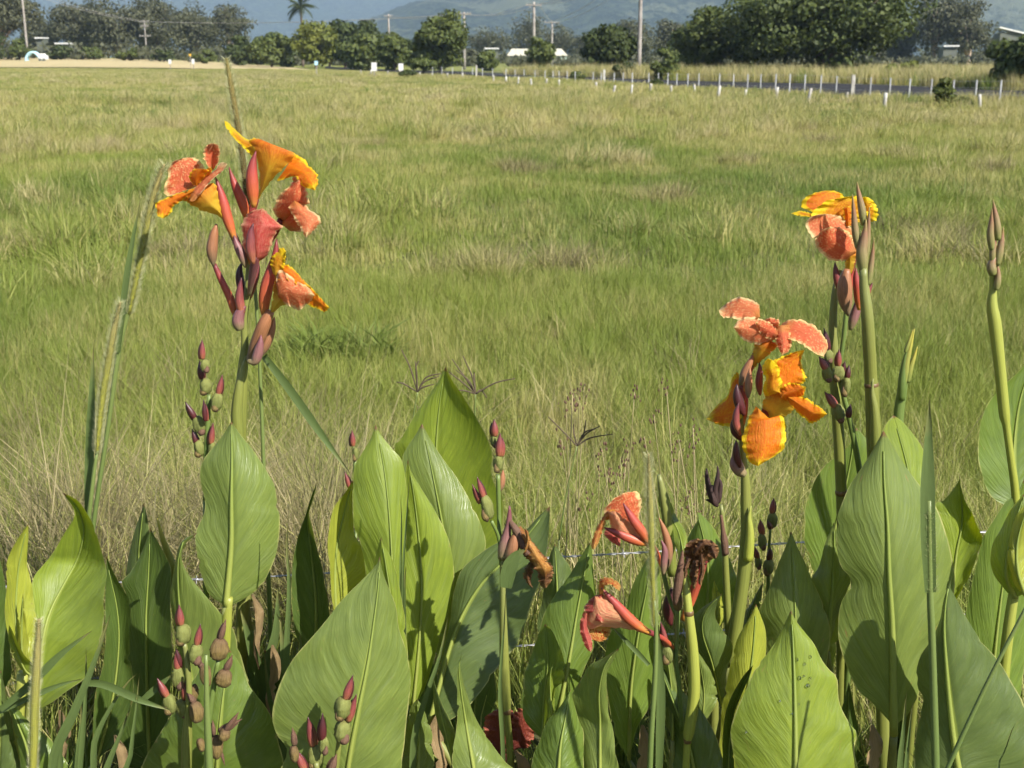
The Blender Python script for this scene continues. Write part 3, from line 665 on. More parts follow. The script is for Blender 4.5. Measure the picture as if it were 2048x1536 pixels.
plain('roof_cream', (0.46, 0.44, 0.35)); plain('wall_mint', (0.30, 0.37, 0.30)); plain('wall_shadow', (0.10, 0.11, 0.09)); plain('white_paint', (0.62, 0.62, 0.60)); plain('pale_blue', (0.42, 0.66, 0.74)); plain('yellow_paint', (0.7, 0.42, 0.05))
sx, sy = (1072 - CX) / FPX * 300, 300.0
sz = float(zg(sx, sy))
sh = thing('farm_shed', (sx, sy, sz), 'long low farm shed with a cream roof and mint green walls', 'shed')
wl2, wd, eh, rh = 13.6, 6.0, 2.35, 3.75
boxes('wall', sh, M['wall_mint'], [((1.2, -wd / 2, eh / 2), (wl2 - 2.4, .15, eh)), ((0, wd / 2, eh / 2), (wl2, .15, eh)), ((wl2 / 2, 0, eh / 2), (.15, wd - .2, eh))])
V = [(-wl2 / 2, -wd / 2, 0), (-wl2 / 2, wd / 2, 0), (-wl2 / 2, wd / 2, eh), (-wl2 / 2 + .9, 0, rh - .1), (-wl2 / 2, -wd / 2, eh), (-wl2 / 2 + 2.4, -wd / 2, 0), (-wl2 / 2 + 2.4, -wd / 2, eh)]
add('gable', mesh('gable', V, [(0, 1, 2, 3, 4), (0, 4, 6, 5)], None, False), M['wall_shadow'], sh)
for s in (-1, 1):
    V = [(-wl2 / 2 - .2, s * (wd / 2 + .35), eh - .12), (wl2 / 2 + .3, s * (wd / 2 + .35), eh - .12), (wl2 / 2 - 1.0, 0, rh), (-wl2 / 2 + .9, 0, rh)]
    V += [(a, b, c + .1) for a, b, c in V]
    add('roof', mesh('roof', V, [(0, 1, 2, 3), (7, 6, 5, 4), (0, 4, 5, 1), (1, 5, 6, 2), (2, 6, 7, 3), (3, 7, 4, 0)], None, False), M['roof_cream'], sh)
V = [(wl2 / 2 + .3, -wd / 2, eh), (wl2 / 2 + .3, wd / 2, eh), (wl2 / 2 - 1.0, 0, rh + .08)]
add('roof_end', mesh('roof_end', V, [(0, 1, 2)], None, False), M['roof_cream'], sh)
def hut(px, Y, top, w, h, label, tilt=0.0, wall='wall_shadow'):
    X = (px - CX) / FPX * Y; z = P(px, top, Y)[2]; z0 = float(zg(X, Y))
    t = thing('farm_building', (X, Y, z0), label, 'building', 'far farm buildings')
    c, s = math.cos(tilt), math.sin(tilt)
    boxes('roof', t, M['white_paint'], [((0, 0, z - z0), (w, 4.0, .28))], ((c, 0, s), (0, 1, 0), (-s, 0, c)) if tilt else None)
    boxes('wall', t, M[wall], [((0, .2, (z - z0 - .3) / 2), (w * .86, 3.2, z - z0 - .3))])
hut(1992, 262, 64, 8.2, 2.0, 'farm building with a sloping bright white roof at the upper right', 0.22)
hut(1866, 275, 92, 3.4, 1.6, 'small building with a white roof strip beneath the open gums')
hut(118, 300, 76, 1.9, 1.4, 'tiny white roofed building right of the leftmost pole')
hut(160, 296, 87, 3.0, 1.5, 'small pale roofed building at the left foot of the gum grove')
hut(985, 320, 97, 3.6, 1.2, 'low building with a pale roof left of the shed')
# pale blue arch and white box beside it
X = (97 - CX) / FPX * 246; a = thing('hoop_arch', (X, 246, float(zg(X, 246))), 'small pale blue arch standing on the far dry strip', 'arch')
v, f, uv = tube_geo([(1.35 * math.cos(q), 0, 1.7 * math.sin(q), .22) for q in np.linspace(math.pi, 0, 9)], 8, 24, True); add('hoop', mesh('hoop', v, f, uv), M['pale_blue'], a)
v, f, uv = tube_geo([(1.35 * math.cos(q), .9, 1.7 * math.sin(q), .22) for q in np.linspace(math.pi, 0, 9)], 8, 24, True); add('hoop', mesh('hoop', v, f, uv), M['pale_blue'], a)
X = (118 - CX) / FPX * 246; a = thing('trailer', (X, 246, float(zg(X, 246))), 'small white box trailer beside the pale blue arch', 'trailer')
boxes('body', a, M['white_paint'], [((0, 0, .75), (1.3, 1.8, .8)), ((-.1, 0, 1.3), (.8, 1.4, .35))]); boxes('wheel', a, M['wall_shadow'], [((-.35, -.92, .3), (.5, .12, .5))]); boxes('wheel', a, M['wall_shadow'], [((.4, -.92, .3), (.5, .12, .5))])
def board(px, Y, y0, y1, w, mat, label):
    X = (px - CX) / FPX * Y; z0 = float(zg(X, Y)); zt = P(px, y0, Y)[2]; zl = P(px, y1, Y)[2]
    t = thing('notice_board', (X, Y, z0), label, 'board', 'small boards by the far fence')
    boxes('panel', t, M[mat], [((0, -.06, (zt + zl) / 2 - z0), (w, .05, zt - zl))]); boxes('post', t, M['pole_wood'], [((0, 0, (zt - z0) / 2), (.09, .06, zt - z0))])
board(757, 132, 125, 142, .55, 'white_paint', 'small white board on a post, left of the pair by the fence')
board(809, 132, 127, 141, .48, 'white_paint', 'small white board on a post, right of the pair by the fence')
board(362, 190, 119, 128, .45, 'white_paint', 'tiny white marker at the end of the dry strip')
board(407, 192, 118, 128, .4, 'white_paint', 'tiny white marker right of the other dry strip marker')
board(402, 210, 108, 112, .35, 'yellow_paint', 'tiny yellow sign above the dry strip markers')
board(645, 150, 122, 130, .4, 'pale_blue', 'tiny pale blue sign by the fence below the yellowish tree')

# ---------------------------------------------------------------- pasture grass
def grass_mat(name, green, dry, dark, drybias):
    m, nt = newmat(name); u, v, uv = uvsplit(nt); geo = N(nt, 'ShaderNodeNewGeometry')
    mp = N(nt, 'ShaderNodeMapping'); nt.links.new(geo.outputs['Position'], mp.inputs['Vector']); mp.inputs['Scale'].default_value = (1, 0.5, 0)
    a = noise(nt, mp.outputs[0], 0.42, 4.0, 0.65); b = noise(nt, mp.outputs[0], 0.10, 2.0)
    oi = N(nt, 'ShaderNodeObjectInfo')
    col = mix(nt, ramp(nt, b, 0.40, 0.62), green, dark)
    d = math_(nt, 'ADD', math_(nt, 'ADD', a, math_(nt, 'MULTIPLY', u, 0.34)), math_(nt, 'MULTIPLY', oi.outputs['Random'], 0.16))
    sy_ = N(nt, 'ShaderNodeSeparateXYZ'); nt.links.new(geo.outputs['Position'], sy_.inputs[0])
    d = math_(nt, 'ADD', d, math_(nt, 'MULTIPLY', ramp(nt, sy_.outputs[1], 20.0, 38.0), 0.13))
    col = mix(nt, ramp(nt, d, 0.66 - drybias, 0.98 - drybias), col, dry)
    hv = N(nt, 'ShaderNodeHueSaturation'); nt.links.new(col, hv.inputs['Color']); nt.links.new(math_(nt, 'ADD', math_(nt, 'MULTIPLY', u, 0.5), 0.75), hv.inputs['Value'])
    finish(nt, hv.outputs[0], 0.55, 0.3, 0.42)
grass_mat('pasture', (0.225, 0.272, 0.050), (0.42, 0.375, 0.14), (0.13, 0.195, 0.036), -0.045)
grass_mat('pasture_dry', (0.29, 0.285, 0.085), (0.48, 0.41, 0.21), (0.22, 0.225, 0.065), -0.02)
grass_mat('pasture_dead', (0.21, 0.185, 0.085), (0.36, 0.30, 0.16), (0.15, 0.125, 0.06), 0.0)
def tuft(name, mat, nb, rad, h, w, lean, seed, seg=3):
    r = np.random.default_rng(seed); V, F, U = [], [], []
    for i in range(nb):
        a = r.uniform(0, 6.28); d = rad * r.random() ** .5; bx_, by_ = d * math.cos(a), d * math.sin(a)
        hh = h * r.uniform(.5, 1.15); ln = lean * hh * r.uniform(.1, 1.2); la = a + r.normal(0, .9); fa = r.uniform(0, 3.14); ww = w * r.uniform(.6, 1.3); tone = r.random(); o = len(V)
        cx_, sx_ = math.cos(fa) * ww / 2, math.sin(fa) * ww / 2
        for k in range(seg + 1):
            t = k / seg; x = bx_ + math.cos(la) * ln * t * t; y = by_ + math.sin(la) * ln * t * t; z = hh * (t - .28 * min(ln / hh, 1) * t * t); q = 1 - t ** 1.6
            if k < seg: V += [(x - cx_ * q, y - sx_ * q, z), (x + cx_ * q, y + sx_ * q, z)]; U += [(tone, t)] * 2
            else: V.append((x, y, z)); U.append((tone, t))
        for k in range(seg - 1): F.append((o + 2 * k, o + 2 * k + 1, o + 2 * k + 3, o + 2 * k + 2))
        F.append((o + 2 * seg - 2, o + 2 * seg - 1, o + 2 * seg))
    me = mesh(name, V, F, U, False); me.materials.append(M[mat]); return me
def scatter(name, label, tufts, pts, scl, tilt, seed):
    r = np.random.default_rng(seed); n = len(pts)
    pc = bpy.data.collections.new(name + '_tufts')
    for i, me in enumerate(tufts): pc.objects.link(bpy.data.objects.new('tuft_%02d' % i, me))
    me = bpy.data.meshes.new(name); me.from_pydata([tuple(map(float, p)) for p in pts], [], [])
    at = me.attributes.new('rot', 'FLOAT_VECTOR', 'POINT'); rot = np.stack([r.normal(0, tilt, n), r.normal(0, tilt, n), r.uniform(0, 6.28, n)], -1).astype(np.float32); at.data.foreach_set('vector', rot.ravel())
    at = me.attributes.new('scl', 'FLOAT', 'POINT'); at.data.foreach_set('value', np.asarray(scl, np.float32))
    at = me.attributes.new('idx', 'INT', 'POINT'); at.data.foreach_set('value', r.integers(0, len(tufts), n).astype(np.int32))
    o = bpy.data.objects.new(name, me); COL.objects.link(o)
    ng = bpy.data.node_groups.new(name, 'GeometryNodeTree')
    ng.interface.new_socket('Geometry', in_out='INPUT', socket_type='NodeSocketGeometry'); ng.interface.new_socket('Geometry', in_out='OUTPUT', socket_type='NodeSocketGeometry')
    gi = ng.nodes.new('NodeGroupInput'); go = ng.nodes.new('NodeGroupOutput'); ip = ng.nodes.new('GeometryNodeInstanceOnPoints'); ci = ng.nodes.new('GeometryNodeCollectionInfo')
    ci.inputs['Collection'].default_value = pc; ci.inputs['Separate Children'].default_value = True; ci.inputs['Reset Children'].default_value = True
    def na(nm, ty):
        q = ng.nodes.new('GeometryNodeInputNamedAttribute'); q.data_type = ty; q.inputs['Name'].default_value = nm; return q.outputs[0]
    L_ = ng.links
    L_.new(gi.outputs[0], ip.inputs['Points']); L_.new(ci.outputs[0], ip.inputs['Instance']); ip.inputs['Pick Instance'].default_value = True
    L_.new(na('idx', 'INT'), ip.inputs['Instance Index'])
    e2r = ng.nodes.new('FunctionNodeEulerToRotation'); L_.new(na('rot', 'FLOAT_VECTOR'), e2r.inputs[0]); L_.new(e2r.outputs[0], ip.inputs['Rotation'])
    L_.new(na('scl', 'FLOAT'), ip.inputs['Scale']); L_.new(ip.outputs[0], go.inputs[0])
    md = o.modifiers.new('scatter', 'NODES'); md.node_group = ng
    return tag(o, label, 'grass', kind='stuff')
def field_pts(y0, y1, dens, seed, half=0.5, pad=1.2):
    r = np.random.default_rng(seed); area = half * (y1 ** 2 - y0 ** 2) + 2 * pad * (y1 - y0); n = int(area * dens)
    Y = np.sqrt(r.uniform(y0 ** 2, y1 ** 2, n)); X = r.uniform(-1, 1, n) * (half * Y + pad)
    return np.stack([X, Y, zg(X, Y)], -1), r
def turf(name, mats, size, nb, h, w, lean, seed, seg=3, clump=14, dryp=.12):
    """a square of pasture: blades gathered in loose clumps, so that squares laid side by side hardly overlap"""
    r = np.random.default_rng(seed)
    nc = max(1, nb // clump); cx_ = r.uniform(-.5, .5, (nc, 2)) * size; ch = r.uniform(.55, 1.25, nc); cm = r.random(nc)
    k = nc * clump; ci = np.repeat(np.arange(nc), clump)
    sp = size / math.sqrt(nc) * .55
    bx_ = cx_[ci] + r.normal(0, sp, (k, 2)); hh = h * ch[ci] * r.uniform(.45, 1.15, k); ln = lean * hh * r.uniform(.05, 1.2, k); la = r.uniform(0, 6.28, nc)[ci] + r.normal(0, 1.1, k)
    fa = r.uniform(0, 3.14, k); ww = w * r.uniform(.6, 1.35, k); tone = r.random(k) * .75 + cm[ci] * .25
    off = np.stack([np.cos(fa) * ww / 2, np.sin(fa) * ww / 2], -1); rows = []
    for q in range(seg + 1):
        t = q / seg; c = bx_ + np.stack([np.cos(la), np.sin(la)], -1) * (ln * t * t)[:, None]; z = hh * (t - .28 * np.minimum(ln / hh, 1) * t * t); tp = 1 - t ** 1.6
        if q < seg: rows += [np.concatenate([c - off * tp, z[:, None]], 1), np.concatenate([c + off * tp, z[:, None]], 1)]
        else: rows.append(np.concatenate([c, z[:, None]], 1))
    V = np.stack(rows, 1).reshape(-1, 3); n1 = 2 * seg + 1; base = np.arange(k) * n1; F = []
    quads = np.concatenate([np.stack([base + 2 * q, base + 2 * q + 1, base + 2 * q + 3, base + 2 * q + 2], 1) for q in range(seg - 1)]) if seg > 1 else np.zeros((0, 4), int)
    tris = np.stack([base + 2 * seg - 2, base + 2 * seg - 1, base + 2 * seg], 1)
    U = np.stack([np.repeat(tone, n1), np.tile(np.repeat(np.linspace(0, 1, seg + 1), 2)[:n1], k)], -1)
    me = mesh(name, V, quads.tolist() + tris.tolist(), U, False)
    for m_ in mats: me.materials.append(M[m_])
    if len(mats) > 1:
        pick = (r.random(nc) < dryp)[ci] & (r.random(k) < .8); me.polygons.foreach_set('material_index', np.concatenate([np.tile(pick, seg - 1), pick]).astype(np.int32))
    return me
def turf_pts(y0, y1, size, seed, half=.46, pad=.4):
    r = np.random.default_rng(seed); P_ = []
    for y in np.arange(y0, y1, size):
        hw = half * (y + size) + pad; xs = np.arange(-hw, hw + size, size) + r.uniform(-.5, .5) * size
        for x in xs: P_.append((x, y + r.normal(0, .08) * size))
    P_ = np.array(P_); return np.concatenate([P_, zg(P_[:, 0], P_[:, 1])[:, None]], 1), r
near = [turf('t', ('pasture', 'pasture_dry'), .6, 1300, .24, .0042, .6, 10 + i) for i in range(5)]
p, r = turf_pts(3.0, 12, .55, 1); scatter('pasture_grass', 'green pasture grass in the near paddock behind the canna plants', near, p, r.uniform(.95, 1.15, len(p)), .03, 2)
mid = [turf('t', ('pasture', 'pasture_dry'), 2.0, 3400, .20, .0085, .5, 50 + i, 2) for i in range(5)]
p, r = turf_pts(12, 44, 1.8, 3); scatter('pasture_grass', 'olive green pasture grass across the middle of the paddock', mid, p, r.uniform(.9, 1.2, len(p)), .01, 4)
far = [turf('t', ('pasture', 'pasture_dry'), 6.0, 5200, .24, .026, .5, 80 + i, 2, 14, .25) for i in range(5)]
farv = [tuft('t', 'pasture', 60, .85, .34, .03, .5, 80 + i, 2) for i in range(4)] + [tuft('t', 'pasture_dry', 44, .9, .34, .025, .6, 90 + i, 2) for i in range(2)]
p, r = turf_pts(46, 200, 5.5, 5)
rn, rf_ = crv(road_near, 60), crv(road_far, 60)
pxx = CX + FPX * p[:, 0] / p[:, 1]; yn = np.interp(pxx, [-100, 650, 800, 950, 1150, 1348, 1500, 1700, 1850, 2048, 2300], [120, 138, 144, 151, 163, 173, 180, 190, 198, 208, 222])
keep = HORIZ + 2.2 * FPX / (p[:, 1] + 3.5) > yn + 1.0
p = p[keep]; scatter('pasture_grass', 'yellow green pasture grass in the far paddock', far, p, r.uniform(.95, 1.1, len(p)), .0, 6)
def vnoise(X, Y, sc, seed):                      # smooth value noise for uneven growth
    g = np.random.default_rng(seed).random((64, 64)); x = X / sc; y = Y / sc; xi = np.floor(x).astype(int); yi = np.floor(y).astype(int); fx = x - xi; fy = y - yi; fx = fx * fx * (3 - 2 * fx); fy = fy * fy * (3 - 2 * fy)
    q = lambda a, b: g[a % 64, b % 64]
    return (q(xi, yi) * (1 - fx) + q(xi + 1, yi) * fx) * (1 - fy) + (q(xi, yi + 1) * (1 - fx) + q(xi + 1, yi + 1) * fx) * fy
clump = [tuft('t', 'pasture_dry', 90, .22, .40, .010, .9, 400 + i) for i in range(3)] + [tuft('t', 'pasture', 90, .24, .42, .011, .8, 410 + i) for i in range(4)]
p, r = field_pts(9, 60, 3.4, 41, .46, .5); f = vnoise(p[:, 0], p[:, 1] * .45, 1.7, 5) * .6 + vnoise(p[:, 0], p[:, 1] * .4, 5.0, 6) * .4
k = r.random(len(p)) < np.clip((f - .42) * 3.8, 0, 1); p = p[k]; scatter('tussock_grass', 'uneven taller tufts of straw tipped grass across the paddock', clump, p, r.uniform(.5, 1.15, len(p)) * (1 + .012 * p[:, 1]), .15, 42)
clump2 = [tuft('t', 'pasture_dry', 80, .7, .5, .035, .8, 430 + i, 2) for i in range(3)] + [tuft('t', 'pasture', 80, .7, .5, .035, .8, 440 + i, 2) for i in range(2)]
p, r = field_pts(58, 165, .5, 43, .46, .5); f = vnoise(p[:, 0], p[:, 1] * .35, 6.0, 8); pyy = HORIZ + 2.2 * FPX / p[:, 1]; pxx = CX + FPX * p[:, 0] / p[:, 1]
k = (r.random(len(p)) < np.clip((f - .4) * 3, 0, 1)) & (pyy > np.interp(pxx, [-100, 650, 950, 1348, 1700, 2048, 2300], [122, 140, 153, 175, 192, 210, 224])); p = p[k]; scatter('tussock_grass', 'pale tufts of grass far across the paddock', clump2, p, r.uniform(.5, 1.1, len(p)), .1, 44)
# straw patches and tall dry tussocks
dry = [tuft('t', 'pasture_dry', 60, .16, .46, .0036, .9, 120 + i) for i in range(2)] + [tuft('t', 'pasture_dead', 60, .18, .42, .0036, 1.1, 130 + i) for i in range(3)] + [tuft('t', 'pasture', 70, .15, .44, .0045, .8, 140 + i) for i in range(4)]
p, r = field_pts(3.0, 9.0, 34, 7)
pxx = CX + FPX * p[:, 0] / p[:, 1]
wgt = np.exp(-((pxx - 130) / 420) ** 2) * 1.0 + np.exp(-((pxx - 640) / 120) ** 2 - ((p[:, 1] - 5.2) / 1.4) ** 2) * 2.0 + np.exp(-((pxx - 1330) / 260) ** 2) * .25 + .08
k = r.random(len(p)) < wgt * sstep(9, 5.2, p[:, 1]); p = p[k]
scatter('dry_grass', 'tangled green and straw coloured grass along the near wire fence', dry, p, r.uniform(.6, 1.25, len(p)), .2, 8)
tus = [tuft('t', 'pasture_dead', 110, .3, .5, .010, .9, 150 + i, 3) for i in range(2)] + [tuft('t', 'pasture_dry', 130, .3, .5, .011, .9, 155 + i, 3) for i in range(2)]
tp = [G(*q) for q in [(1062, 345), (1040, 350), (960, 560), (985, 555), (1140, 540), (1900, 500), (1925, 520), (1880, 480), (215, 300), (180, 305), (520, 270), (40, 310), (1480, 330), (1640, 290), (1250, 330), (640, 330), (1780, 320), (1990, 350), (340, 520), (120, 500), (1330, 400), (730, 300)]]
r = np.random.default_rng(9); q = []
for g in tp:
    for k in range(6): q.append((g[0] + r.normal(0, .28), g[1] + r.normal(0, .4), float(zg(g[0], g[1]))))
scatter('tussock_grass', 'tan and olive tussocks dotted across the paddock', tus, np.array(q), r.uniform(.55, 1.0, len(q)), .12, 10)
grass_mat('weed_leaf', (0.15, 0.20, 0.04), (0.18, 0.22, 0.05), (0.12, 0.17, 0.034), -.4)
tang = [tuft('t', 'pasture_dead', 46, .12, .50, .0042, 1.3, 460 + i, 4) for i in range(4)] + [tuft('t', 'pasture_dry', 30, .12, .55, .0036, 1.1, 470 + i, 4) for i in range(2)]
q = []
for i in range(150):
    px = r.normal(630, 55) if i < 70 else r.uniform(-40, 420); Y = r.uniform(3.1, 4.6); X = (px - CX) / FPX * Y; q.append((X, Y, float(zg(X, Y))))
scatter('dead_stems', 'brown tangle of dead stems behind the left half of the canna plants', tang, np.array(q), r.uniform(.7, 1.35, len(q)), .3, 18)
wd_ = [tuft('t', 'weed_leaf', 60, .16, .26, .045, 1.1, 170 + i) for i in range(3)]
q = []
for px, py in [(640, 725), (700, 715), (670, 740), (150, 500), (610, 735), (735, 722), (755, 735), (585, 740)]:
    g = G(px, py); 
    for k in range(4): q.append((g[0] + r.normal(0, .08), g[1] + r.normal(0, .15), float(zg(g[0], g[1]))))
scatter('weed_clump', 'dark leafy weed clump in the paddock right of the left flower stalk', wd_, np.array(q), r.uniform(.7, 1.1, len(q)), .25, 11)
# tall rank grass standing along the road fence
p, r = field_pts(46, 120, 2.6, 12); pxx = CX + FPX * p[:, 0] / p[:, 1]
yb = np.interp(pxx, [800, 1000, 1200, 1400, 1700, 2048, 2300], [150, 160, 174, 186, 206, 218, 228]); pyy = HORIZ + 2.2 * FPX / p[:, 1]
k = (pyy - yb < 5) & (pyy - yb > -9); scatter('verge_grass', 'rank grass standing between the posts along the road', farv, p[k], r.uniform(.6, 1.3, k.sum()), .1, 13)
p, r = field_pts(60, 150, 1.5, 14); pxx = CX + FPX * p[:, 0] / p[:, 1]; pyy = HORIZ + 2.2 * FPX / p[:, 1]
yb = np.interp(pxx, [1000, 1348, 1700, 2048, 2300], [148, 158, 165, 178, 188]); k = (pyy < yb) & (pxx > 1000)
tall = [tuft('t', 'pasture_dry', 80, .9, 1.5, .04, .5, 190 + i, 2) for i in range(3)] + [tuft('t', 'pasture', 80, .9, 1.3, .04, .5, 195 + i, 2) for i in range(2)]
scatter('verge_grass', 'tall yellow grass on the far side of the road', tall, p[k], r.uniform(.6, 1.1, k.sum()), .1, 15)
# rank grass round the feet of the canna plants
low = [tuft('t', 'pasture', 40, .10, .30, .006, .6, 200 + i) for i in range(4)] + [tuft('t', 'pasture_dead', 30, .10, .2, .004, 1.0, 210 + i) for i in range(2)]
r = np.random.default_rng(16); n = 420; Y = r.uniform(1.7, 3.3, n); X = r.uniform(-1, 1, n) * (0.5 * Y + .2)
scatter('undergrowth_grass', 'short grass round the feet of the canna plants', low, np.stack([X, Y, zg(X, Y)], -1), r.uniform(.5, 1.0, n), .2, 17)

# ---------------------------------------------------------------- haze
m, nt = newmat('haze_air'); pv = N(nt, 'ShaderNodeVolumePrincipled'); pv.inputs['Color'].default_value = (0.56, 0.74, 1.0, 1); pv.inputs['Density'].default_value = 0.000125; pv.inputs['Anisotropy'].default_value = 0.15
nt.links.new(pv.outputs[0], N(nt, 'ShaderNodeOutputMaterial').inputs['Volume'])
V, F = [], []; bx(V, F, (0, 3500, 398), (19000, 11000, 804)); hz = add('haze', mesh('haze', V, F, None, False), M['haze_air']); tag(hz, 'pale blue air haze over the whole landscape', None, kind='stuff')

# ================================================================== canna plants
LSEED = [0]
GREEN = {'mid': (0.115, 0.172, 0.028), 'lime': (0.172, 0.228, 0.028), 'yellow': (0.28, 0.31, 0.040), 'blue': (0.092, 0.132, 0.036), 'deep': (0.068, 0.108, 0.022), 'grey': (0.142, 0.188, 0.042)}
def plant(px, d, label, group='flowering canna plants along the fence'):
    X = (px - CX) / FPX * math.hypot(d, 1.2)
    return thing('canna_plant', (X, d, float(zg(X, d))), label, 'canna plant', group)
def leaf(pl, tone, d, Mid, L, R, dl=0.02, dr=0.02, bow=0.0, wav=0.004, wf=2.0, rib=7.0, stalk=True, low=0.004, base=None):
    """outlines run from the leaf base to its tip, in picture pixels; d is depth base -> tip in metres"""
    LSEED[0] += 1; s = LSEED[0]
    b, t = Mid[0], Mid[-1]
    L = [b] + L + [t]; R = [b] + R + [t]
    o, pts = patch('leaf', pl, M['canna_leaf'], L, R, M=Mid, d=d, dl=dl, dr=dr, bow=bow, wav=wav, wf=wf, n=46, m=8, seed=s, low=low, edge=1.6)
    c = np.array(GREEN[tone]) * (0.92 + 0.16 * RNG.random()); o.color = (*c, 1)
    n, m = pts.shape[:2]; mid = pts[:, m // 2]
    k = np.linalg.norm(mid[0] - np.array((0, 0, CAMH))) / FPX
    q = [(*(mid[i] + np.array((0, -0.0012, 0)) - org(pl)), rib * .56 * k * (1 - 0.92 * i / (n - 1)) + 2e-4) for i in range(0, n - 3, 3)]
    v, f, uv = tube_geo(q, 6, 26, True); add('midrib', mesh('midrib', v, f, uv), M['midrib'], o)
    if stalk:                                   # leaf base clasps down to the root stock
        a = mid[0] - org(pl); e = np.array((RNG.normal(0, .012), RNG.normal(0, .012), 0.0)); e2 = a * .5 + e * .5 + np.array((0, 0.0, .03))
        tube('stem', pl, M['stem'], [(*(e + org(pl)), .011), (*(e2 + org(pl)), .010), (*(a + org(pl)), max(.004, rib * .55 * k))], 8, 10, True)
    return o
def petal(fl, mat, d, L, R, Mid=None, dl=0.012, dr=0.012, bow=0.0, wav=0.008, wf=3.5, jit=1.0, n=46):
    LSEED[0] += 1
    b = L[0]; L = list(L); R = list(R)
    return patch('petal', fl, M['petal_' + mat], L, R, M=Mid, d=d, dl=dl, dr=dr, bow=bow, wav=wav, wf=wf, n=n, m=9, seed=LSEED[0], jit=jit * .35, ends=False, edge=jit * 1.0, frill=jit * 1.5)[0]
def flower(pl, path, mat='sepal_coral', name='flower'):
    return tube(name, pl, M[mat], path, 10)
def stem(pl, path, mat='stem', root=True, nodes=()):
    p = list(path)
    if root:
        g = org(pl); w = PA(np.array([p[0][:2]]), np.array([p[0][2]]))[0]; k = np.linalg.norm(w - np.array((0, 0, CAMH))) / FPX
        r0 = p[0][3] * .5 * k
        tube('stem', pl, M[mat], [(g[0], g[1], g[2], r0 * 1.15), *[(*(g * (1 - t) + w * t), r0 * (1.15 - .15 * t)) for t in (.5,)], (*w, r0)], 10, 8, True)
    o = tube('stem', pl, M[mat], p, 12)
    for x, y, d, w in nodes: tube('stem_node', pl, M['node_ring'], [(x, y + 5, d, w * 1.02), (x, y, d, w * 1.14), (x, y - 5, d, w * 1.02)], 12, 6)
    return o
def podset(pl, d, items, seed=0):
    """(cx, cy, w, h, tipx, sepal or None, dry)"""
    for i, (cx, cy, w, h, tx, sp, kind) in enumerate(items):
        w, h = w * .88, h * 1.04
        dj = d + 0.012 * math.sin(i * 2.1 + seed)
        o = None
        if w: o = pod(pl, cx, cy, dj, w, h, tx, M['pod_dry'] if kind == 'dry' else M['pod'], seed * 31 + i)
        if o is not None and kind != 'dry':
            spindle('bract', o, M['dry_brown'] if i % 2 else M['pod_dry'], [(cx - tx * .1, cy + h * .56), (cx + w * (.2 if i % 2 else -.22), cy + h * .3), (cx + w * (.26 if i % 2 else -.3) + tx * .1, cy + h * .02)], dj - .0055, w * .62, prof=(.3, .9, 1, .8, .5, .1))
        if sp:
            (x0, y0), (x1, y1), sw = sp
            spindle('sepal', o if o is not None else pl, M['dry_brown'] if kind == 'dry' else M['sepal_dark'] if kind == 'dark' else M['sepal_maroon'], [(x0, y0), ((x0 + x1) / 2, (y0 + y1) / 2), (x1, y1)], dj, sw * .86, prof=(.7, 1.0, 1.0, .8, .45, .08))
            ux, uy = (y1 - y0), -(x1 - x0); ll = math.hypot(ux, uy); sg = 1 if (i + seed) % 2 else -1; ux, uy = sg * ux / ll * sw * .3, sg * uy / ll * sw * .3
            spindle('sepal', o if o is not None else pl, M['dry_brown'] if kind == 'dry' else M['sepal_dark'] if (i + seed) % 3 else M['sepal_maroon'], [(x0 + ux, y0 + uy), ((x0 + x1) / 2 + ux * 1.2, (y0 + y1) / 2 + uy * 1.2), (x1 + ux * .9 + (x0 - x1) * .18, y1 + uy * .9 + (y0 - y1) * .18)], dj + .004, sw * .6, prof=(.7, 1.0, .95, .75, .4, .06))

# ---- far left
p = plant(38, 2.1, 'young yellow-green canna rolled upright at the far left edge')
leaf(p, 'yellow', (2.10, 2.13), [(62, 1348), (38, 1300), (32, 1230), (36, 1150), (46, 1090), (57, 1047)], [(44, 1338), (22, 1292), (11, 1235), (10, 1200), (15, 1168), (12, 1138), (20, 1106), (40, 1071)], [(68, 1325), (72, 1280), (74, 1245), (66, 1190), (57, 1143), (56, 1108), (57, 1078)], dl=-.03, dr=.02, rib=6)
leaf(p, 'yellow', (2.085, 2.08), [(50, 1350), (44, 1290), (46, 1186)], [(36, 1320), (38, 1260), (43, 1210)], [(62, 1325), (55, 1270), (49, 1215)], dl=.01, dr=.012, rib=4, stalk=False)
leaf(p, 'lime', (2.07, 2.05), [(66, 1352), (50, 1338), (30, 1290), (18, 1250)], [(48, 1346), (24, 1308), (17, 1270)], [(64, 1328), (45, 1305), (25, 1262)], dl=.01, dr=-.02, rib=3, stalk=False)
stem(p, [(40, 1540, 2.1, 24), (38, 1430, 2.1, 22), (46, 1345, 2.1, 20)], 'stem_yellow')
p = plant(85, 2.2, 'canna with a broad cupped leaf whose tip folds over, second from the left edge')
leaf(p, 'lime', (2.17, 2.20, 2.28, 2.24), [(75, 1420), (85, 1290), (100, 1225), (130, 1165), (155, 1118), (168, 1062), (155, 1015), (125, 985)], [(66, 1330), (62, 1240), (64, 1165), (85, 1130), (110, 1098), (130, 1065), (150, 1026)], [(95, 1410), (125, 1388), (165, 1362), (186, 1330), (202, 1290), (210, 1230), (207, 1200), (214, 1150), (205, 1110), (195, 1075), (180, 1038), (158, 1003)], dl=-.02, dr=-.055, rib=7)
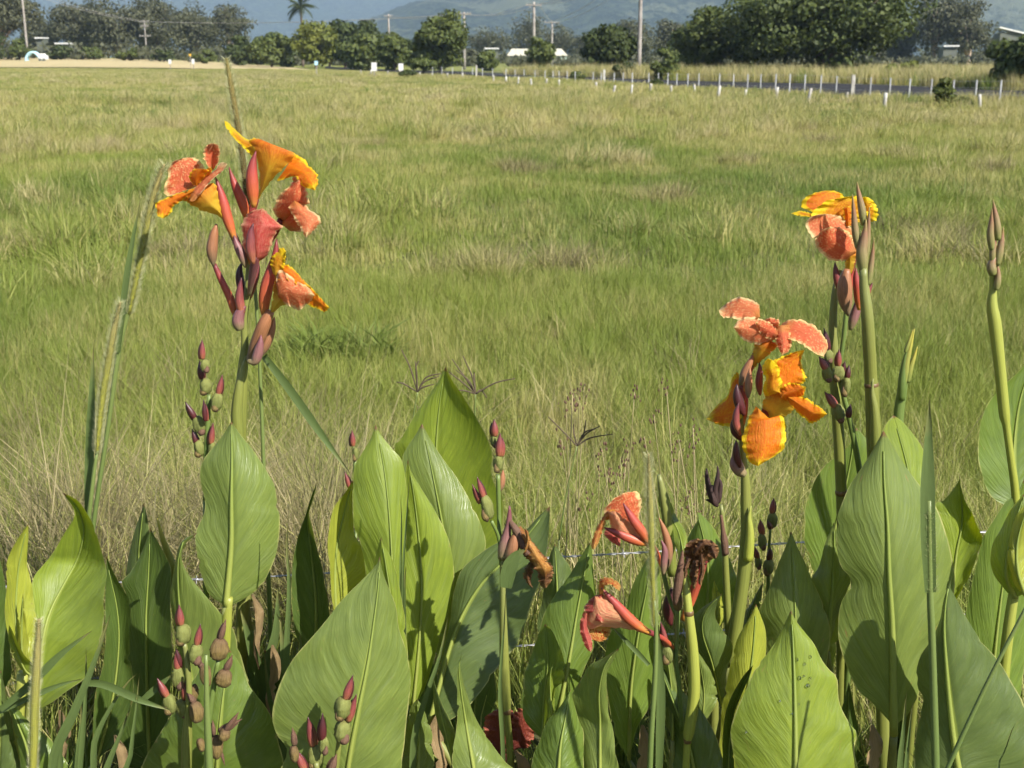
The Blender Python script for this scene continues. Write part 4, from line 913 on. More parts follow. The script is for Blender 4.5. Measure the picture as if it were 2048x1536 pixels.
leaf(p, 'deep', (2.26, 2.30), [(195, 1520), (225, 1400), (238, 1290), (234, 1215), (220, 1150), (213, 1112)], [(185, 1490), (190, 1400), (205, 1330), (212, 1250), (211, 1180)], [(250, 1460), (268, 1380), (258, 1290), (262, 1235), (258, 1200), (232, 1155)], dl=-.03, dr=-.02, rib=5)
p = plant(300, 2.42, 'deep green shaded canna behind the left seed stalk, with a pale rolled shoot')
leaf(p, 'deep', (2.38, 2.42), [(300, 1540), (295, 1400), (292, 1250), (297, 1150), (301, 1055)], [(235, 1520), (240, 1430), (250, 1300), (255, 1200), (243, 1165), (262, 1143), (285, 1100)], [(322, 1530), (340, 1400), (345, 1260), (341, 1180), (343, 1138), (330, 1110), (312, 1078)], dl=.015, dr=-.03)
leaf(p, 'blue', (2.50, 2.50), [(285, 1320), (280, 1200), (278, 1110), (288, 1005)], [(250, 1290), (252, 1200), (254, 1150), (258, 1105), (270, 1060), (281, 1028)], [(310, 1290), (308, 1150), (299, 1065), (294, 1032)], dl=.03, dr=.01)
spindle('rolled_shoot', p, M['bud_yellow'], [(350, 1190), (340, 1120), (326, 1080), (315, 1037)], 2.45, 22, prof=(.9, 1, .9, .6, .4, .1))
# ---- left flower stalk
p = plant(458, 2.32, 'tallest flowering canna with five wilting orange and coral flowers on the left')
leaf(p, 'grey', (2.25, 2.30), [(452, 1212), (458, 1150), (463, 1080), (463, 1000), (464, 920), (463, 843)], [(418, 1190), (402, 1150), (392, 1110), (388, 1082), (393, 1058), (406, 1030), (411, 1002), (403, 970), (401, 942), (412, 914), (440, 878)], [(470, 1207), (500, 1190), (530, 1160), (550, 1118), (558, 1070), (559, 1030), (552, 980), (535, 945), (510, 905), (480, 868)], dl=.02, dr=.05, bow=-.01, rib=12)
tube('stem', p, M['stem_yellow'], [(452, 1300, 2.26, 22), (453, 1250, 2.255, 21), (458, 1195, 2.25, 15)], 10)
D = 2.36
stem(p, [(492, 1100, D, 26), (482, 960, D, 27), (478, 870, D, 30), (482, 790, D, 26), (487, 725, D, 19), (490, 690, D, 15), (488, 650, D, 13), (494, 590, D, 12), (497, 530, D, 10), (496, 470, D, 8)])
spindle('leaf_sheath', p, M['stem'], [(478, 900), (474, 820), (484, 740), (492, 712)], D - .015, 24, prof=(1, 1, .95, .8, .5, .1))
fl = flower(p, [(492, 530, D, 9), (482, 505, D - .01, 14), (470, 478, D - .02, 15), (458, 452, D - .03, 13)], 'bract_purple')
spindle('sepal', fl, M['sepal_coral'], [(470, 480), (456, 440), (447, 405), (438, 375), (431, 354)], D - .03, 21)
petal(fl, 'throat', (D - .03, D - .05), [(448, 444), (434, 430), (402, 421), (380, 408), (366, 398), (392, 384)], [(448, 444), (446, 420), (437, 395), (430, 366), (412, 372), (392, 384)], dl=.015, dr=.02, bow=-.02, wav=.002)
petal(fl, 'coral', (D - .035, D - .02), [(390, 374), (362, 385), (332, 393), (328, 376), (337, 352), (336, 339), (346, 324), (366, 316)], [(390, 374), (401, 360), (410, 345), (408, 332), (398, 321), (385, 315), (366, 316)], dl=-.01, dr=.012)
petal(fl, 'orange', (D - .055, D - .09), [(388, 376), (356, 387), (331, 396), (312, 406), (311, 413), (316, 432), (326, 437)], [(390, 386), (371, 396), (362, 402), (348, 412), (345, 420), (338, 430), (326, 437)], dl=.004, dr=.015)
petal(fl, 'orange', (D - .05, D - .07), [(394, 374), (381, 363), (379, 348), (390, 338), (406, 338)], [(394, 374), (403, 362), (414, 348), (418, 340), (406, 338)], dl=.015, dr=.01, wav=.002)
petal(fl, 'orange', (D - .05, D - .06), [(402, 362), (406, 350), (416, 336), (422, 335)], [(404, 364), (416, 354), (424, 342), (422, 335)], wav=.001)
petal(fl, 'coral', (D - .03, D - .03), [(425, 342), (411, 326), (407, 303), (415, 290), (428, 286)], [(425, 342), (438, 322), (441, 303), (437, 292), (428, 286)], dl=-.02, dr=-.02)
petal(fl, 'salmon', (D - .07, D - .045), [(379, 402), (378, 393), (390, 373), (412, 352), (430, 340), (441, 325), (449, 325)], [(379, 402), (388, 402), (405, 383), (425, 359), (442, 345), (455, 330), (449, 325)], dl=.02, dr=-.01)
fl = flower(p, [(497, 540, D, 9), (499, 480, D, 12), (503, 430, D, 15), (511, 398, D, 15)], 'sepal_coral')
spindle('sepal', fl, M['sepal_coral'], [(508, 415), (506, 385), (504, 345), (507, 320), (512, 302)], D - .04, 24)
petal(fl, 'throat', (D, D - .03), [(513, 404), (519, 372), (517, 340), (511, 305), (500, 284), (510, 277), (525, 281), (546, 292)], [(516, 404), (528, 380), (550, 352), (575, 328), (591, 310), (577, 301), (560, 297), (546, 292)], dl=.02, dr=.03, bow=-.03, wav=.004)
petal(fl, 'yellow', (D - .02, D + .03), [(527, 288), (510, 276), (500, 279), (485, 273), (470, 258), (458, 246), (449, 241)], [(512, 320), (503, 313), (495, 304), (478, 287), (462, 270), (451, 253), (449, 241)], dl=.045, dr=-.01)
petal(fl, 'orange', (D, D - .07), [(574, 336), (585, 312), (605, 315), (620, 332), (634, 348), (637, 364), (630, 381)], [(574, 336), (572, 346), (553, 362), (572, 357), (590, 354), (604, 371), (630, 381)], dl=.03, dr=.01)
petal(fl, 'yellow', (D - .02, D + .01), [(505, 300), (520, 284), (550, 292), (580, 302), (593, 312)], [(510, 308), (530, 296), (555, 303), (578, 311), (593, 312)], dl=.04, dr=-.01)
fl = flower(p, [(500, 560, D, 8), (520, 510, D + .01, 10), (548, 470, D + .01, 12), (562, 440, D, 14)], 'sepal_coral')
petal(fl, 'coral', (D, D - .03), [(562, 442), (549, 425), (553, 400), (563, 385), (580, 370), (585, 353), (596, 344)], [(575, 446), (600, 432), (617, 412), (616, 394), (612, 375), (612, 355), (596, 344)], dl=.02, dr=.03, bow=-.03)
petal(fl, 'salmon', (D - .04, D - .09), [(582, 398), (578, 416), (590, 440), (600, 455), (608, 470), (612, 476)], [(592, 396), (610, 409), (618, 420), (631, 426), (643, 440), (637, 452), (612, 476)], dl=.012, dr=.03)
petal(fl, 'coral', (D - .01, D - .04), [(560, 446), (565, 425), (575, 404), (590, 392)], [(580, 462), (604, 462), (610, 440), (590, 392)], dl=.02, dr=.02)
fl = flower(p, [(498, 590, D - .01, 8), (503, 560, D - .03, 14), (509, 528, D - .05, 16), (512, 512, D - .06, 12)], 'bract_purple')
petal(fl, 'rose', (D - .06, D - .04), [(511, 525), (488, 500), (484, 460), (490, 435), (505, 422), (525, 416)], [(515, 525), (535, 511), (545, 482), (553, 462), (567, 453), (556, 445), (525, 416)], dl=.035, dr=.03, bow=-.02, wav=.003)
spindle('sepal', fl, M['sepal_maroon'], [(507, 528), (501, 495), (503, 455), (507, 446)], D - .085, 19)
fl = flower(p, [(500, 722, D - .02, 16), (512, 690, D - .03, 26), (528, 650, D - .04, 26), (541, 622, D - .04, 16)], 'bract')
spindle('bract', fl, M['bract'], [(516, 716), (532, 685), (544, 655), (549, 634)], D - .015, 22)
spindle('bract', fl, M['bract_purple'], [(495, 722), (510, 722), (520, 690), (522, 670)], D - .05, 20)
spindle('sepal', fl, M['sepal_coral'], [(530, 640), (529, 600), (536, 565), (550, 520), (553, 478)], D - .03, 26)
petal(fl, 'throat', (D - .04, D - .07), [(538, 630), (545, 600), (548, 565), (553, 545)], [(544, 630), (562, 612), (580, 604), (562, 566)], dl=.02, dr=.02, bow=-.02)
petal(fl, 'salmon', (D - .08, D - .11), [(556, 592), (552, 565), (558, 540), (576, 548), (600, 565), (618, 575), (629, 591)], [(556, 592), (566, 604), (582, 614), (600, 620), (616, 608), (629, 591)], dl=.02, dr=.015)
petal(fl, 'orange', (D - .07, D - .13), [(606, 582), (618, 572), (636, 590), (650, 605), (659, 615)], [(610, 602), (620, 612), (640, 620), (648, 625), (659, 615)], dl=.01, dr=.02)
petal(fl, 'yellow', (D - .06, D - .05), [(546, 548), (540, 520), (552, 505), (565, 495), (572, 502)], [(556, 556), (566, 540), (571, 520), (572, 502)], dl=.02, dr=-.01)
petal(fl, 'orange', (D - .07, D - .08), [(553, 552), (566, 530), (585, 535), (605, 558), (622, 574)], [(556, 560), (575, 558), (596, 570), (622, 574)], dl=.02, dr=-.01)
spindle('flower_bud', p, M['sepal_coral'], [(496, 440), (485, 405), (468, 365), (458, 334)], D, 20, prof=(.6, .95, 1, .85, .5, .08))
spindle('bract', p, M['bract'], [(427, 534), (424, 500), (428, 470), (433, 448)], D - .02, 22, prof=(.1, .75, 1, .9, .7, .2))
spindle('flower_bud', p, M['sepal_coral'], [(476, 640), (462, 600), (445, 565), (428, 528)], D - .01, 17, prof=(.7, 1, .9, .8, .7, .5))
spindle('flower_bud', p, M['sepal_maroon'], [(484, 626), (479, 600), (480, 575), (483, 555)], D - .03, 18, prof=(.8, 1, .95, .8, .5, .1))
spindle('flower_bud', p, M['sepal_dark'], [(490, 600), (480, 560), (480, 535), (484, 524)], D + .02, 18)
spindle('bract', p, M['bract_purple'], [(480, 660), (476, 640), (482, 622), (490, 612)], D - .03, 24, prof=(.6, .95, 1, .9, .7, .3))
spindle('flower_bud', p, M['sepal_maroon'], [(498, 600), (506, 570), (514, 545), (517, 520)], D + .01, 15)
spindle('bract', p, M['bract_purple'], [(492, 535), (484, 510), (474, 490), (468, 470)], D - .035, 18)
# ---- seed stalk left of it
p = plant(405, 2.26, 'canna seed stalk with round green pods beside the tall left flower stalk')
stem(p, [(412, 1000, 2.34, 12), (412, 930, 2.34, 11), (415, 860, 2.34, 10), (418, 790, 2.34, 8)], 'stem_thin')
podset(p, 2.33, [(411, 772, 27, 31, -4, ((403, 758), (399, 720), 15), 'dark'), (410, 731, 21, 25, 0, ((405, 718), (404, 679), 14), ''), (434, 803, 25, 36, 6, ((436, 790), (445, 749), 14), ''), (399, 850, 27, 36, -10, ((391, 838), (370, 803), 14), 'dark'), (0, 0, 0, 0, 0, ((411, 842), (407, 799), 12), 'dark'), (424, 898, 18, 28, 3, ((422, 888), (426, 845), 14), ''), (399, 896, 24, 32, -8, ((394, 890), (384, 857), 13), 'dark')], 2)
leaf(p, 'grey', (2.20, 2.24, 2.22), [(425, 1560), (390, 1400), (372, 1300), (358, 1200), (357, 1120), (366, 1084), (396, 1065)], [(370, 1480), (362, 1330), (348, 1245), (340, 1195), (343, 1165), (350, 1130), (356, 1098), (368, 1078)], [(540, 1500), (530, 1425), (503, 1375), (490, 1343), (478, 1300), (465, 1260), (448, 1240), (430, 1215), (410, 1190), (385, 1160), (365, 1125), (368, 1092)], dl=.03, dr=.02, rib=8)
p = plant(420, 1.98, 'low canna with the big cluster of pink-tipped pods at the lower left')
leaf(p, 'mid', (2.08, 2.12), [(430, 1600), (440, 1450), (452, 1350), (460, 1300)], [(285, 1600), (290, 1520), (325, 1460), (355, 1410), (385, 1362), (412, 1325), (436, 1312)], [(560, 1560), (545, 1440), (503, 1377), (492, 1350), (476, 1322)], dl=.03, dr=.03, bow=-.02)
D = 2.0
stem(p, [(372, 1560, D, 20), (374, 1480, D, 20), (376, 1432, D, 15), (378, 1380, D, 12), (374, 1320, D, 11), (368, 1285, D, 9)], 'stem')
stem(p, [(412, 1560, D + .01, 12), (418, 1440, D + .01, 11), (428, 1370, D + .01, 10), (437, 1318, D + .01, 9)], 'stem_thin')
podset(p, D, [(366, 1268, 33, 40, -3, ((362, 1250), (358, 1209), 17), ''), (391, 1307, 29, 40, 5, ((393, 1290), (401, 1248), 15), ''), (438, 1298, 38, 44, 6, ((440, 1280), (452, 1238), 14), 'dry'), (357, 1355, 25, 44, -2, ((356, 1340), (352, 1300), 16), ''), (340, 1408, 27, 38, -8, ((335, 1394), (314, 1356), 16), ''), (367, 1416, 35, 34, 2, ((369, 1398), (371, 1360), 17), ''), (0, 0, 0, 0, 0, ((362, 1332), (351, 1295), 13), 'dark'), (392, 1424, 30, 42, -6, ((388, 1405), (372, 1385), 12), 'dry'), (388, 1385, 18, 34, 3, None, 'dry'), (448, 1356, 34, 36, 8, ((450, 1340), (465, 1310), 13), 'dry'), (412, 1350, 24, 46, -8, ((404, 1335), (396, 1316), 11), 'dry'), (432, 1494, 32, 46, -3, ((438, 1462), (484, 1438), 15), 'dry'), (402, 1490, 18, 26, -8, ((428, 1470), (425, 1440), 10), 'dry'), (448, 1470, 24, 24, 8, ((450, 1462), (478, 1424), 12), 'dry'), (0, 0, 0, 0, 0, ((440, 1500), (450, 1532), 6), 'dry')], 3)
# ---- big front leaf, pods
p = plant(690, 1.98, 'canna with a very broad pale front leaf and pink-tipped pods at the bottom')
leaf(p, 'grey', (1.96, 2.03), [(690, 1590), (700, 1510), (715, 1430), (735, 1330), (747, 1250), (757, 1170), (760, 1112)], [(560, 1570), (575, 1502), (556, 1472), (545, 1440), (548, 1408), (562, 1365), (585, 1320), (620, 1280), (660, 1230), (690, 1195), (720, 1165), (750, 1133)], [(790, 1565), (806, 1510), (813, 1450), (820, 1390), (821, 1350), (812, 1300), (800, 1260), (793, 1215), (779, 1178), (765, 1143)], dl=.015, dr=.05, bow=-.02, wav=.006, rib=9)
leaf(p, 'lime', (2.1, 2.13), [(790, 1400), (785, 1230), (772, 1130), (762, 1075)], [(740, 1300), (742, 1200), (745, 1140), (753, 1105)], [(815, 1330), (808, 1230), (796, 1160), (785, 1120), (769, 1092)])
leaf(p, 'grey', (2.08, 2.10), [(835, 1560), (838, 1480), (835, 1398)], [(803, 1540), (807, 1500), (814, 1450), (820, 1416)], [(866, 1540), (866, 1500), (862, 1460), (848, 1420)])
D = 1.90
stem(p, [(640, 1600, D, 15), (636, 1560, D, 14), (632, 1525, D, 10)], 'stem'); stem(p, [(668, 1600, D + .02, 14), (672, 1540, D + .02, 12), (680, 1470, D + .02, 10), (684, 1430, D + .02, 9)], 'stem')
podset(p, D, [(685, 1416, 36, 44, 3, ((690, 1398), (706, 1350), 18), ''), (684, 1462, 36, 44, 6, ((697, 1442), (713, 1388), 18), ''), (630, 1512, 31, 46, -2, ((626, 1492), (616, 1434), 19), ''), (648, 1490, 20, 36, 2, ((645, 1480), (645, 1426), 18), 'dark'), (606, 1552, 30, 36, -8, ((609, 1540), (590, 1498), 18), ''), (656, 1552, 26, 32, 6, ((660, 1545), (673, 1508), 18), 'dry'), (588, 1508, 20, 34, -4, ((588, 1490), (585, 1455), 12), 'dry')], 4)
# ---- group of upright leaves left of centre
p = plant(655, 2.4, 'canna with a narrow folded dark leaf and a glowing yellow-green leaf left of centre')
leaf(p, 'deep', (2.36, 2.38, 2.34), [(632, 1300), (632, 1200), (622, 1100), (615, 1035), (623, 1000), (635, 962)], [(600, 1290), (585, 1220), (583, 1160), (588, 1110), (600, 1060), (612, 1028), (620, 1000)], [(658, 1285), (660, 1240), (655, 1200), (647, 1150), (635, 1100), (625, 1058), (618, 1028), (626, 1000)], dl=-.02, dr=-.06)
leaf(p, 'yellow', (2.28, 2.33), [(674, 1250), (670, 1160), (674, 1090), (690, 1020), (706, 960)], [(664, 1200), (660, 1130), (654, 1098), (658, 1060), (668, 1015), (690, 985)], [(700, 1195), (740, 1147), (745, 1130), (735, 1105), (725, 1090), (710, 1068), (707, 1030), (707, 990)], dl=-.02, dr=.02, rib=6)
stem(p, [(712, 1060, 2.42, 7), (709, 970, 2.42, 7), (710, 918, 2.42, 6)], 'stem_thin')
podset(p, 2.42, [(711, 908, 14, 26, -2, ((706, 892), (704, 860), 13), ''), (704, 985, 14, 20, -4, ((701, 978), (689, 943), 12), '')], 5)
p = plant(790, 2.3, 'canna with two glossy upright leaves left of centre, shadows of pods falling on them')
leaf(p, 'lime', (2.22, 2.30), [(790, 1420), (786, 1250), (784, 1120), (777, 1010), (766, 920), (751, 849)], [(735, 1300), (732, 1150), (720, 1085), (706, 1050), (705, 1000), (706, 958), (711, 930), (723, 908), (741, 878)], [(815, 1350), (812, 1200), (814, 1090), (813, 980), (806, 924), (790, 903), (775, 886), (760, 867)], dl=.02, dr=.03, bow=-.025, rib=6)
leaf(p, 'lime', (2.28, 2.34), [(826, 1420), (838, 1290), (843, 1180), (838, 1080), (828, 990), (816, 918)], [(795, 1370), (792, 1250), (790, 1100), (800, 1000), (811, 945)], [(852, 1370), (875, 1290), (898, 1220), (908, 1170), (906, 1120), (893, 1070), (872, 1025), (845, 980), (822, 942)], dl=.01, dr=.03, rib=6)
p = plant(880, 2.52, 'canna at the back with the highest broad bright leaf in the centre')
leaf(p, 'grey', (2.38, 2.46), [(900, 1360), (905, 1200), (890, 1080), (868, 960), (844, 847)], [(850, 1250), (830, 1100), (806, 980), (806, 918), (816, 893), (831, 870)], [(930, 1260), (955, 1170), (972, 1095), (966, 1060), (946, 1010), (930, 980), (910, 950), (890, 925), (870, 895), (855, 868)], dl=.02, dr=.03, bow=-.02, rib=6)
leaf(p, 'lime', (2.55, 2.60), [(905, 1200), (885, 1050), (872, 930), (878, 820), (891, 734)], [(830, 1080), (805, 980), (790, 892), (800, 880), (825, 838), (850, 800), (876, 763)], [(980, 1120), (1004, 1060), (1010, 1012), (1000, 985), (984, 950), (985, 915), (979, 885), (962, 850), (945, 820), (925, 790), (904, 760)], dl=.02, dr=-.05, bow=.02, rib=6)
# ---- centre stalk with dead flower
D = 2.13
p = plant(1005, 2.16, 'canna in the centre with a withered amber flower hanging from its stalk')
leaf(p, 'blue', (2.22, 2.30, 2.34), [(858, 1450), (878, 1375), (903, 1285), (930, 1220), (965, 1165), (1005, 1125), (1055, 1070), (1100, 1012)], [(868, 1385), (884, 1320), (899, 1240), (906, 1190), (925, 1140), (960, 1105), (1005, 1080), (1045, 1066), (1075, 1035)], [(900, 1440), (935, 1415), (960, 1385), (985, 1350), (1005, 1320), (1030, 1292), (1046, 1260), (1065, 1200), (1085, 1150), (1096, 1085)], dl=.02, dr=-.03, rib=9)
leaf(p, 'grey', (2.0, 2.03), [(906, 1532), (892, 1470), (880, 1420), (867, 1356)], [(888, 1480), (874, 1443), (867, 1410)], [(909, 1510), (912, 1472), (904, 1448), (889, 1418), (875, 1384)], rib=3, dr=.03)
stem(p, [(1024, 1600, D, 15), (1020, 1500, D, 14), (1013, 1425, D, 14), (1012, 1400, D, 19), (1008, 1300, D, 18), (1006, 1200, D, 12), (1004, 1110, D, 10)], nodes=[(1014, 1422, D, 15)])
stem(p, [(1003, 1130, D, 9), (1000, 1085, D + .01, 9), (998, 1030, D + .02, 9), (996, 950, D + .02, 9)], 'stem_thin', False)
stem(p, [(1003, 1125, D, 8), (997, 1075, D - .01, 7), (983, 1042, D - .02, 7)], 'stem_thin', False)
podset(p, D, [(997, 926, 23, 34, -2, ((998, 912), (1000, 866), 19), ''), (988, 882, 16, 24, 0, ((990, 872), (988, 838), 17), ''), (974, 1014, 27, 50, -14, ((968, 998), (954, 953), 14), ''), (0, 0, 0, 0, 0, ((962, 1006), (944, 968), 12), '')], 6)
spindle('bract', p, M['bract'], [(997, 985), (1002, 970), (1005, 950), (1006, 940)], D + .03, 15); spindle('bract', p, M['bract_purple'], [(1004, 1118), (1012, 1075), (1018, 1040), (1019, 1012)], D - .01, 26, prof=(.7, 1, .8, .5, .4, .12))
spindle('bract', p, M['bract'], [(1010, 1116), (1024, 1100), (1030, 1075), (1032, 1060)], D - .02, 26)
fl = flower(p, [(1018, 1040, D - .01, 8), (1032, 1060, D - .02, 16), (1045, 1082, D - .02, 22), (1060, 1108, D - .03, 26)], 'dry_brown', 'withered_flower')
petal(fl, 'amber', (D - .02, D - .03), [(1030, 1058), (1048, 1085), (1060, 1115), (1072, 1140), (1090, 1158)], [(1042, 1052), (1066, 1085), (1090, 1115), (1106, 1138), (1090, 1158)], dl=.01, dr=.02, bow=-.02, wav=.008, wf=5, jit=1.5)
petal(fl, 'amber', (D - .035, D - .04), [(1048, 1078), (1050, 1110), (1062, 1125), (1080, 1130)], [(1062, 1090), (1080, 1105), (1096, 1118), (1080, 1130)], dl=.01, wav=.008, wf=4, jit=1.5)
petal(fl, 'dead', (D - .02, D - .02), [(1060, 1122), (1046, 1142), (1052, 1165), (1066, 1176)], [(1072, 1128), (1064, 1150), (1062, 1166), (1066, 1176)], wav=.008, wf=4, jit=1.5)
petal(fl, 'dead', (D - .03, D - .03), [(1080, 1130), (1075, 1155), (1085, 1175), (1092, 1176)], [(1100, 1125), (1108, 1145), (1100, 1165), (1092, 1176)], wav=.009, wf=4, jit=1.5)
petal(fl, 'amber', (D - .045, D - .05), [(1048, 1056), (1052, 1078), (1046, 1100), (1042, 1108)], [(1056, 1062), (1060, 1080), (1052, 1104), (1042, 1108)], wav=.004, jit=1)
fl = flower(p, [(1010, 1560, D + .1, 10), (1008, 1520, D + .08, 14), (1010, 1490, D + .06, 16)], 'sepal_dark', 'withered_flower')
petal(fl, 'rust', (D + .05, D + .06), [(985, 1515), (966, 1470), (975, 1430), (1010, 1412)], [(1010, 1515), (1040, 1490), (1042, 1440), (1010, 1412)], wav=.012, wf=4, jit=2)
petal(fl, 'rust', (D + .04, D + .05), [(1015, 1500), (1020, 1450), (1035, 1418), (1052, 1420)], [(1035, 1498), (1062, 1488), (1066, 1450), (1052, 1420)], wav=.012, wf=4, jit=2)
p = plant(975, 1.9, 'low canna leaf standing upright in front, right of the centre stalk base')
leaf(p, 'grey', (1.95, 1.98, 1.96), [(955, 1580), (936, 1470), (922, 1380), (918, 1330), (926, 1302)], [(905, 1540), (912, 1460), (914, 1400), (915, 1345)], [(1030, 1550), (1010, 1523), (985, 1490), (958, 1450), (940, 1410), (926, 1362), (920, 1325)], dl=-.01, dr=.03)
p = plant(1120, 2.2, 'canna with a tall triangular leaf left of the drooping coral flowers')
leaf(p, 'mid', (2.16, 2.24), [(1115, 1440), (1128, 1375), (1142, 1300), (1155, 1220), (1170, 1140), (1181, 1083)], [(1045, 1420), (1046, 1370), (1052, 1340), (1066, 1300), (1080, 1260), (1090, 1225), (1110, 1190), (1135, 1155), (1160, 1115)], [(1140, 1420), (1165, 1350), (1190, 1290), (1198, 1230), (1192, 1185), (1188, 1150), (1185, 1118)], dl=.03, dr=.03, rib=8)
leaf(p, 'mid', (2.10, 2.12), [(1085, 1480), (1088, 1400), (1096, 1320), (1090, 1248)], [(1050, 1440), (1046, 1380), (1058, 1320), (1076, 1275)], [(1100, 1420), (1112, 1378), (1129, 1360), (1127, 1325), (1118, 1290), (1104, 1262)], dl=.02, dr=-.04, rib=4)
leaf(p, 'blue', (2.40, 2.44), [(1115, 1300), (1115, 1200), (1110, 1088)], [(1075, 1260), (1085, 1200), (1090, 1150), (1100, 1110)], [(1155, 1260), (1152, 1180), (1140, 1135), (1124, 1110)])
leaf(p, 'lime', (2.06, 2.07), [(1105, 1440), (1100, 1360), (1106, 1326)], [(1092, 1400), (1096, 1355)], [(1110, 1400), (1104, 1350)], rib=3)
p = plant(1185, 2.0, 'low canna in front with a hooked leaf tip below the drooping coral flowers')
leaf(p, 'grey', (2.01, 2.04, 2.0), [(1200, 1600), (1200, 1450), (1198, 1385), (1210, 1330), (1237, 1297)], [(1172, 1560), (1165, 1480), (1150, 1430), (1141, 1400), (1150, 1380), (1165, 1355), (1176, 1336), (1190, 1325), (1215, 1310)], [(1236, 1560), (1231, 1500), (1225, 1460), (1217, 1420), (1213, 1370), (1215, 1345), (1226, 1322)], dl=.03, dr=.0)
leaf(p, 'mid', (1.96, 2.03), [(1115, 1600), (1120, 1500), (1132, 1430), (1141, 1378)], [(1050, 1580), (1060, 1540), (1075, 1490), (1095, 1445), (1124, 1408)], [(1160, 1580), (1167, 1510), (1168, 1470), (1156, 1430), (1146, 1400)], dl=.02, dr=.03)
# ---- drooping coral flowers
D = 2.12
p = plant(1355, 2.16, 'canna with two drooping coral flowers and a withered brown flower right of centre')
leaf(p, 'mid', (2.24, 2.28), [(1258, 1520), (1262, 1380), (1278, 1260), (1295, 1170), (1306, 1103)], [(1235, 1480), (1222, 1420), (1211, 1340), (1218, 1280), (1250, 1215), (1268, 1165), (1290, 1125)], [(1275, 1458), (1300, 1410), (1313, 1340), (1318, 1250), (1321, 1180), (1316, 1130)], dl=.02, dr=.03)
leaf(p, 'deep', (2.10, 2.16), [(1400, 1620), (1380, 1500), (1345, 1400), (1318, 1330)], [(1355, 1590), (1340, 1480), (1326, 1400), (1318, 1350)], [(1450, 1580), (1440, 1490), (1410, 1432), (1372, 1390), (1345, 1352)], dl=.02, dr=.02)
leaf(p, 'grey', (2.14, 2.16), [(1345, 1480), (1345, 1400), (1335, 1320), (1320, 1250)], [(1338, 1460), (1330, 1400), (1322, 1320)], [(1360, 1455), (1360, 1400), (1350, 1350), (1335, 1290)], rib=4)
stem(p, [(1371, 1620, D - .04, 14), (1372, 1540, D - .04, 14), (1375, 1482, D - .04, 14), (1377, 1468, D - .04, 21), (1388, 1390, D - .04, 23), (1386, 1310, D - .04, 22), (1378, 1230, D - .04, 18), (1372, 1170, D - .03, 14), (1368, 1130, D - .02, 10)], 'stem_yellow', nodes=[(1375, 1480, D - .04, 14), (1378, 1226, D - .04, 17)])
stem(p, [(1364, 1460, D - .01, 9), (1358, 1370, D - .01, 9), (1352, 1320, D - .01, 8), (1354, 1260, D - .01, 9), (1356, 1215, D - .01, 11)], 'stem_thin', False)
stem(p, [(1356, 1240, D - .01, 8), (1340, 1200, D, 8), (1328, 1150, D, 9), (1325, 1120, D, 10)], 'stem_thin', False)
podset(p, D - .02, [(1336, 1308, 27, 36, -5, ((1334, 1294), (1321, 1243), 15), ''), (1356, 1205, 22, 34, 0, ((1354, 1190), (1363, 1105), 16), 'dry')], 7)
spindle('bract', p, M['sepal_dark'], [(1342, 1250), (1336, 1225), (1338, 1195), (1344, 1175)], D + .02, 22); spindle('flower_bud', p, M['bract'], [(1330, 1142), (1338, 1110), (1332, 1070), (1318, 1035)], D, 17); spindle('bract', p, M['bract_purple'], [(1327, 1150), (1328, 1120), (1330, 1100), (1322, 1080)], D - .02, 15)
spindle('bract', p, M['dry_brown'], [(1350, 1210), (1356, 1170), (1362, 1130), (1366, 1100)], D - .03, 18)
fl = flower(p, [(1325, 1135, D, 8), (1312, 1105, D, 12), (1298, 1088, D - .01, 14), (1284, 1080, D - .01, 15)], 'sepal_coral')
spindle('sepal', fl, M['sepal_coral'], [(1300, 1090), (1285, 1065), (1265, 1038), (1246, 1006)], D - .04, 20); spindle('sepal', fl, M['sepal_coral'], [(1300, 1088), (1275, 1082), (1245, 1070), (1208, 1055)], D - .035, 20)
petal(fl, 'peach', (D - .01, D - .03), [(1298, 1082), (1265, 1050), (1235, 1025), (1214, 1022)], [(1298, 1092), (1265, 1082), (1230, 1072), (1214, 1022)], dl=.015, dr=.015, bow=-.02)
petal(fl, 'coral', (D, D - .01), [(1285, 1070), (1250, 1045), (1222, 1040), (1208, 1022), (1224, 1000), (1246, 986)], [(1285, 1060), (1278, 1030), (1284, 1010), (1276, 985), (1262, 983), (1246, 986)], dl=.0, dr=.02)
petal(fl, 'spotted', (D - .02, D - .06), [(1228, 1018), (1212, 1024), (1196, 1050), (1184, 1080), (1183, 1096), (1189, 1099)], [(1234, 1030), (1216, 1040), (1206, 1060), (1200, 1078), (1194, 1092), (1189, 1099)], dl=.01, dr=.01)
petal(fl, 'rose', (D + .01, D + .0), [(1216, 1056), (1208, 1066), (1220, 1082), (1241, 1094)], [(1232, 1062), (1238, 1072), (1241, 1082), (1241, 1094)], wav=.003)
fl = flower(p, [(1352, 1300, D, 7), (1330, 1280, D - .03, 10), (1312, 1270, D - .05, 11), (1292, 1262, D - .06, 13)], 'sepal_coral')
spindle('sepal', fl, M['sepal_coral'], [(1300, 1266), (1268, 1246), (1235, 1212), (1202, 1175)], D - .09, 21)
petal(fl, 'peach', (D - .06, D - .09), [(1298, 1258), (1262, 1226), (1225, 1196), (1190, 1192)], [(1298, 1270), (1260, 1260), (1215, 1254), (1166, 1252), (1190, 1192)], dl=.015, dr=.02, bow=-.025)
petal(fl, 'rose', (D - .085, D - .11), [(1206, 1187), (1184, 1195), (1167, 1215), (1172, 1226), (1186, 1240), (1204, 1246)], [(1206, 1187), (1215, 1205), (1219, 1228), (1214, 1238), (1204, 1246)], dl=.02, dr=.02)
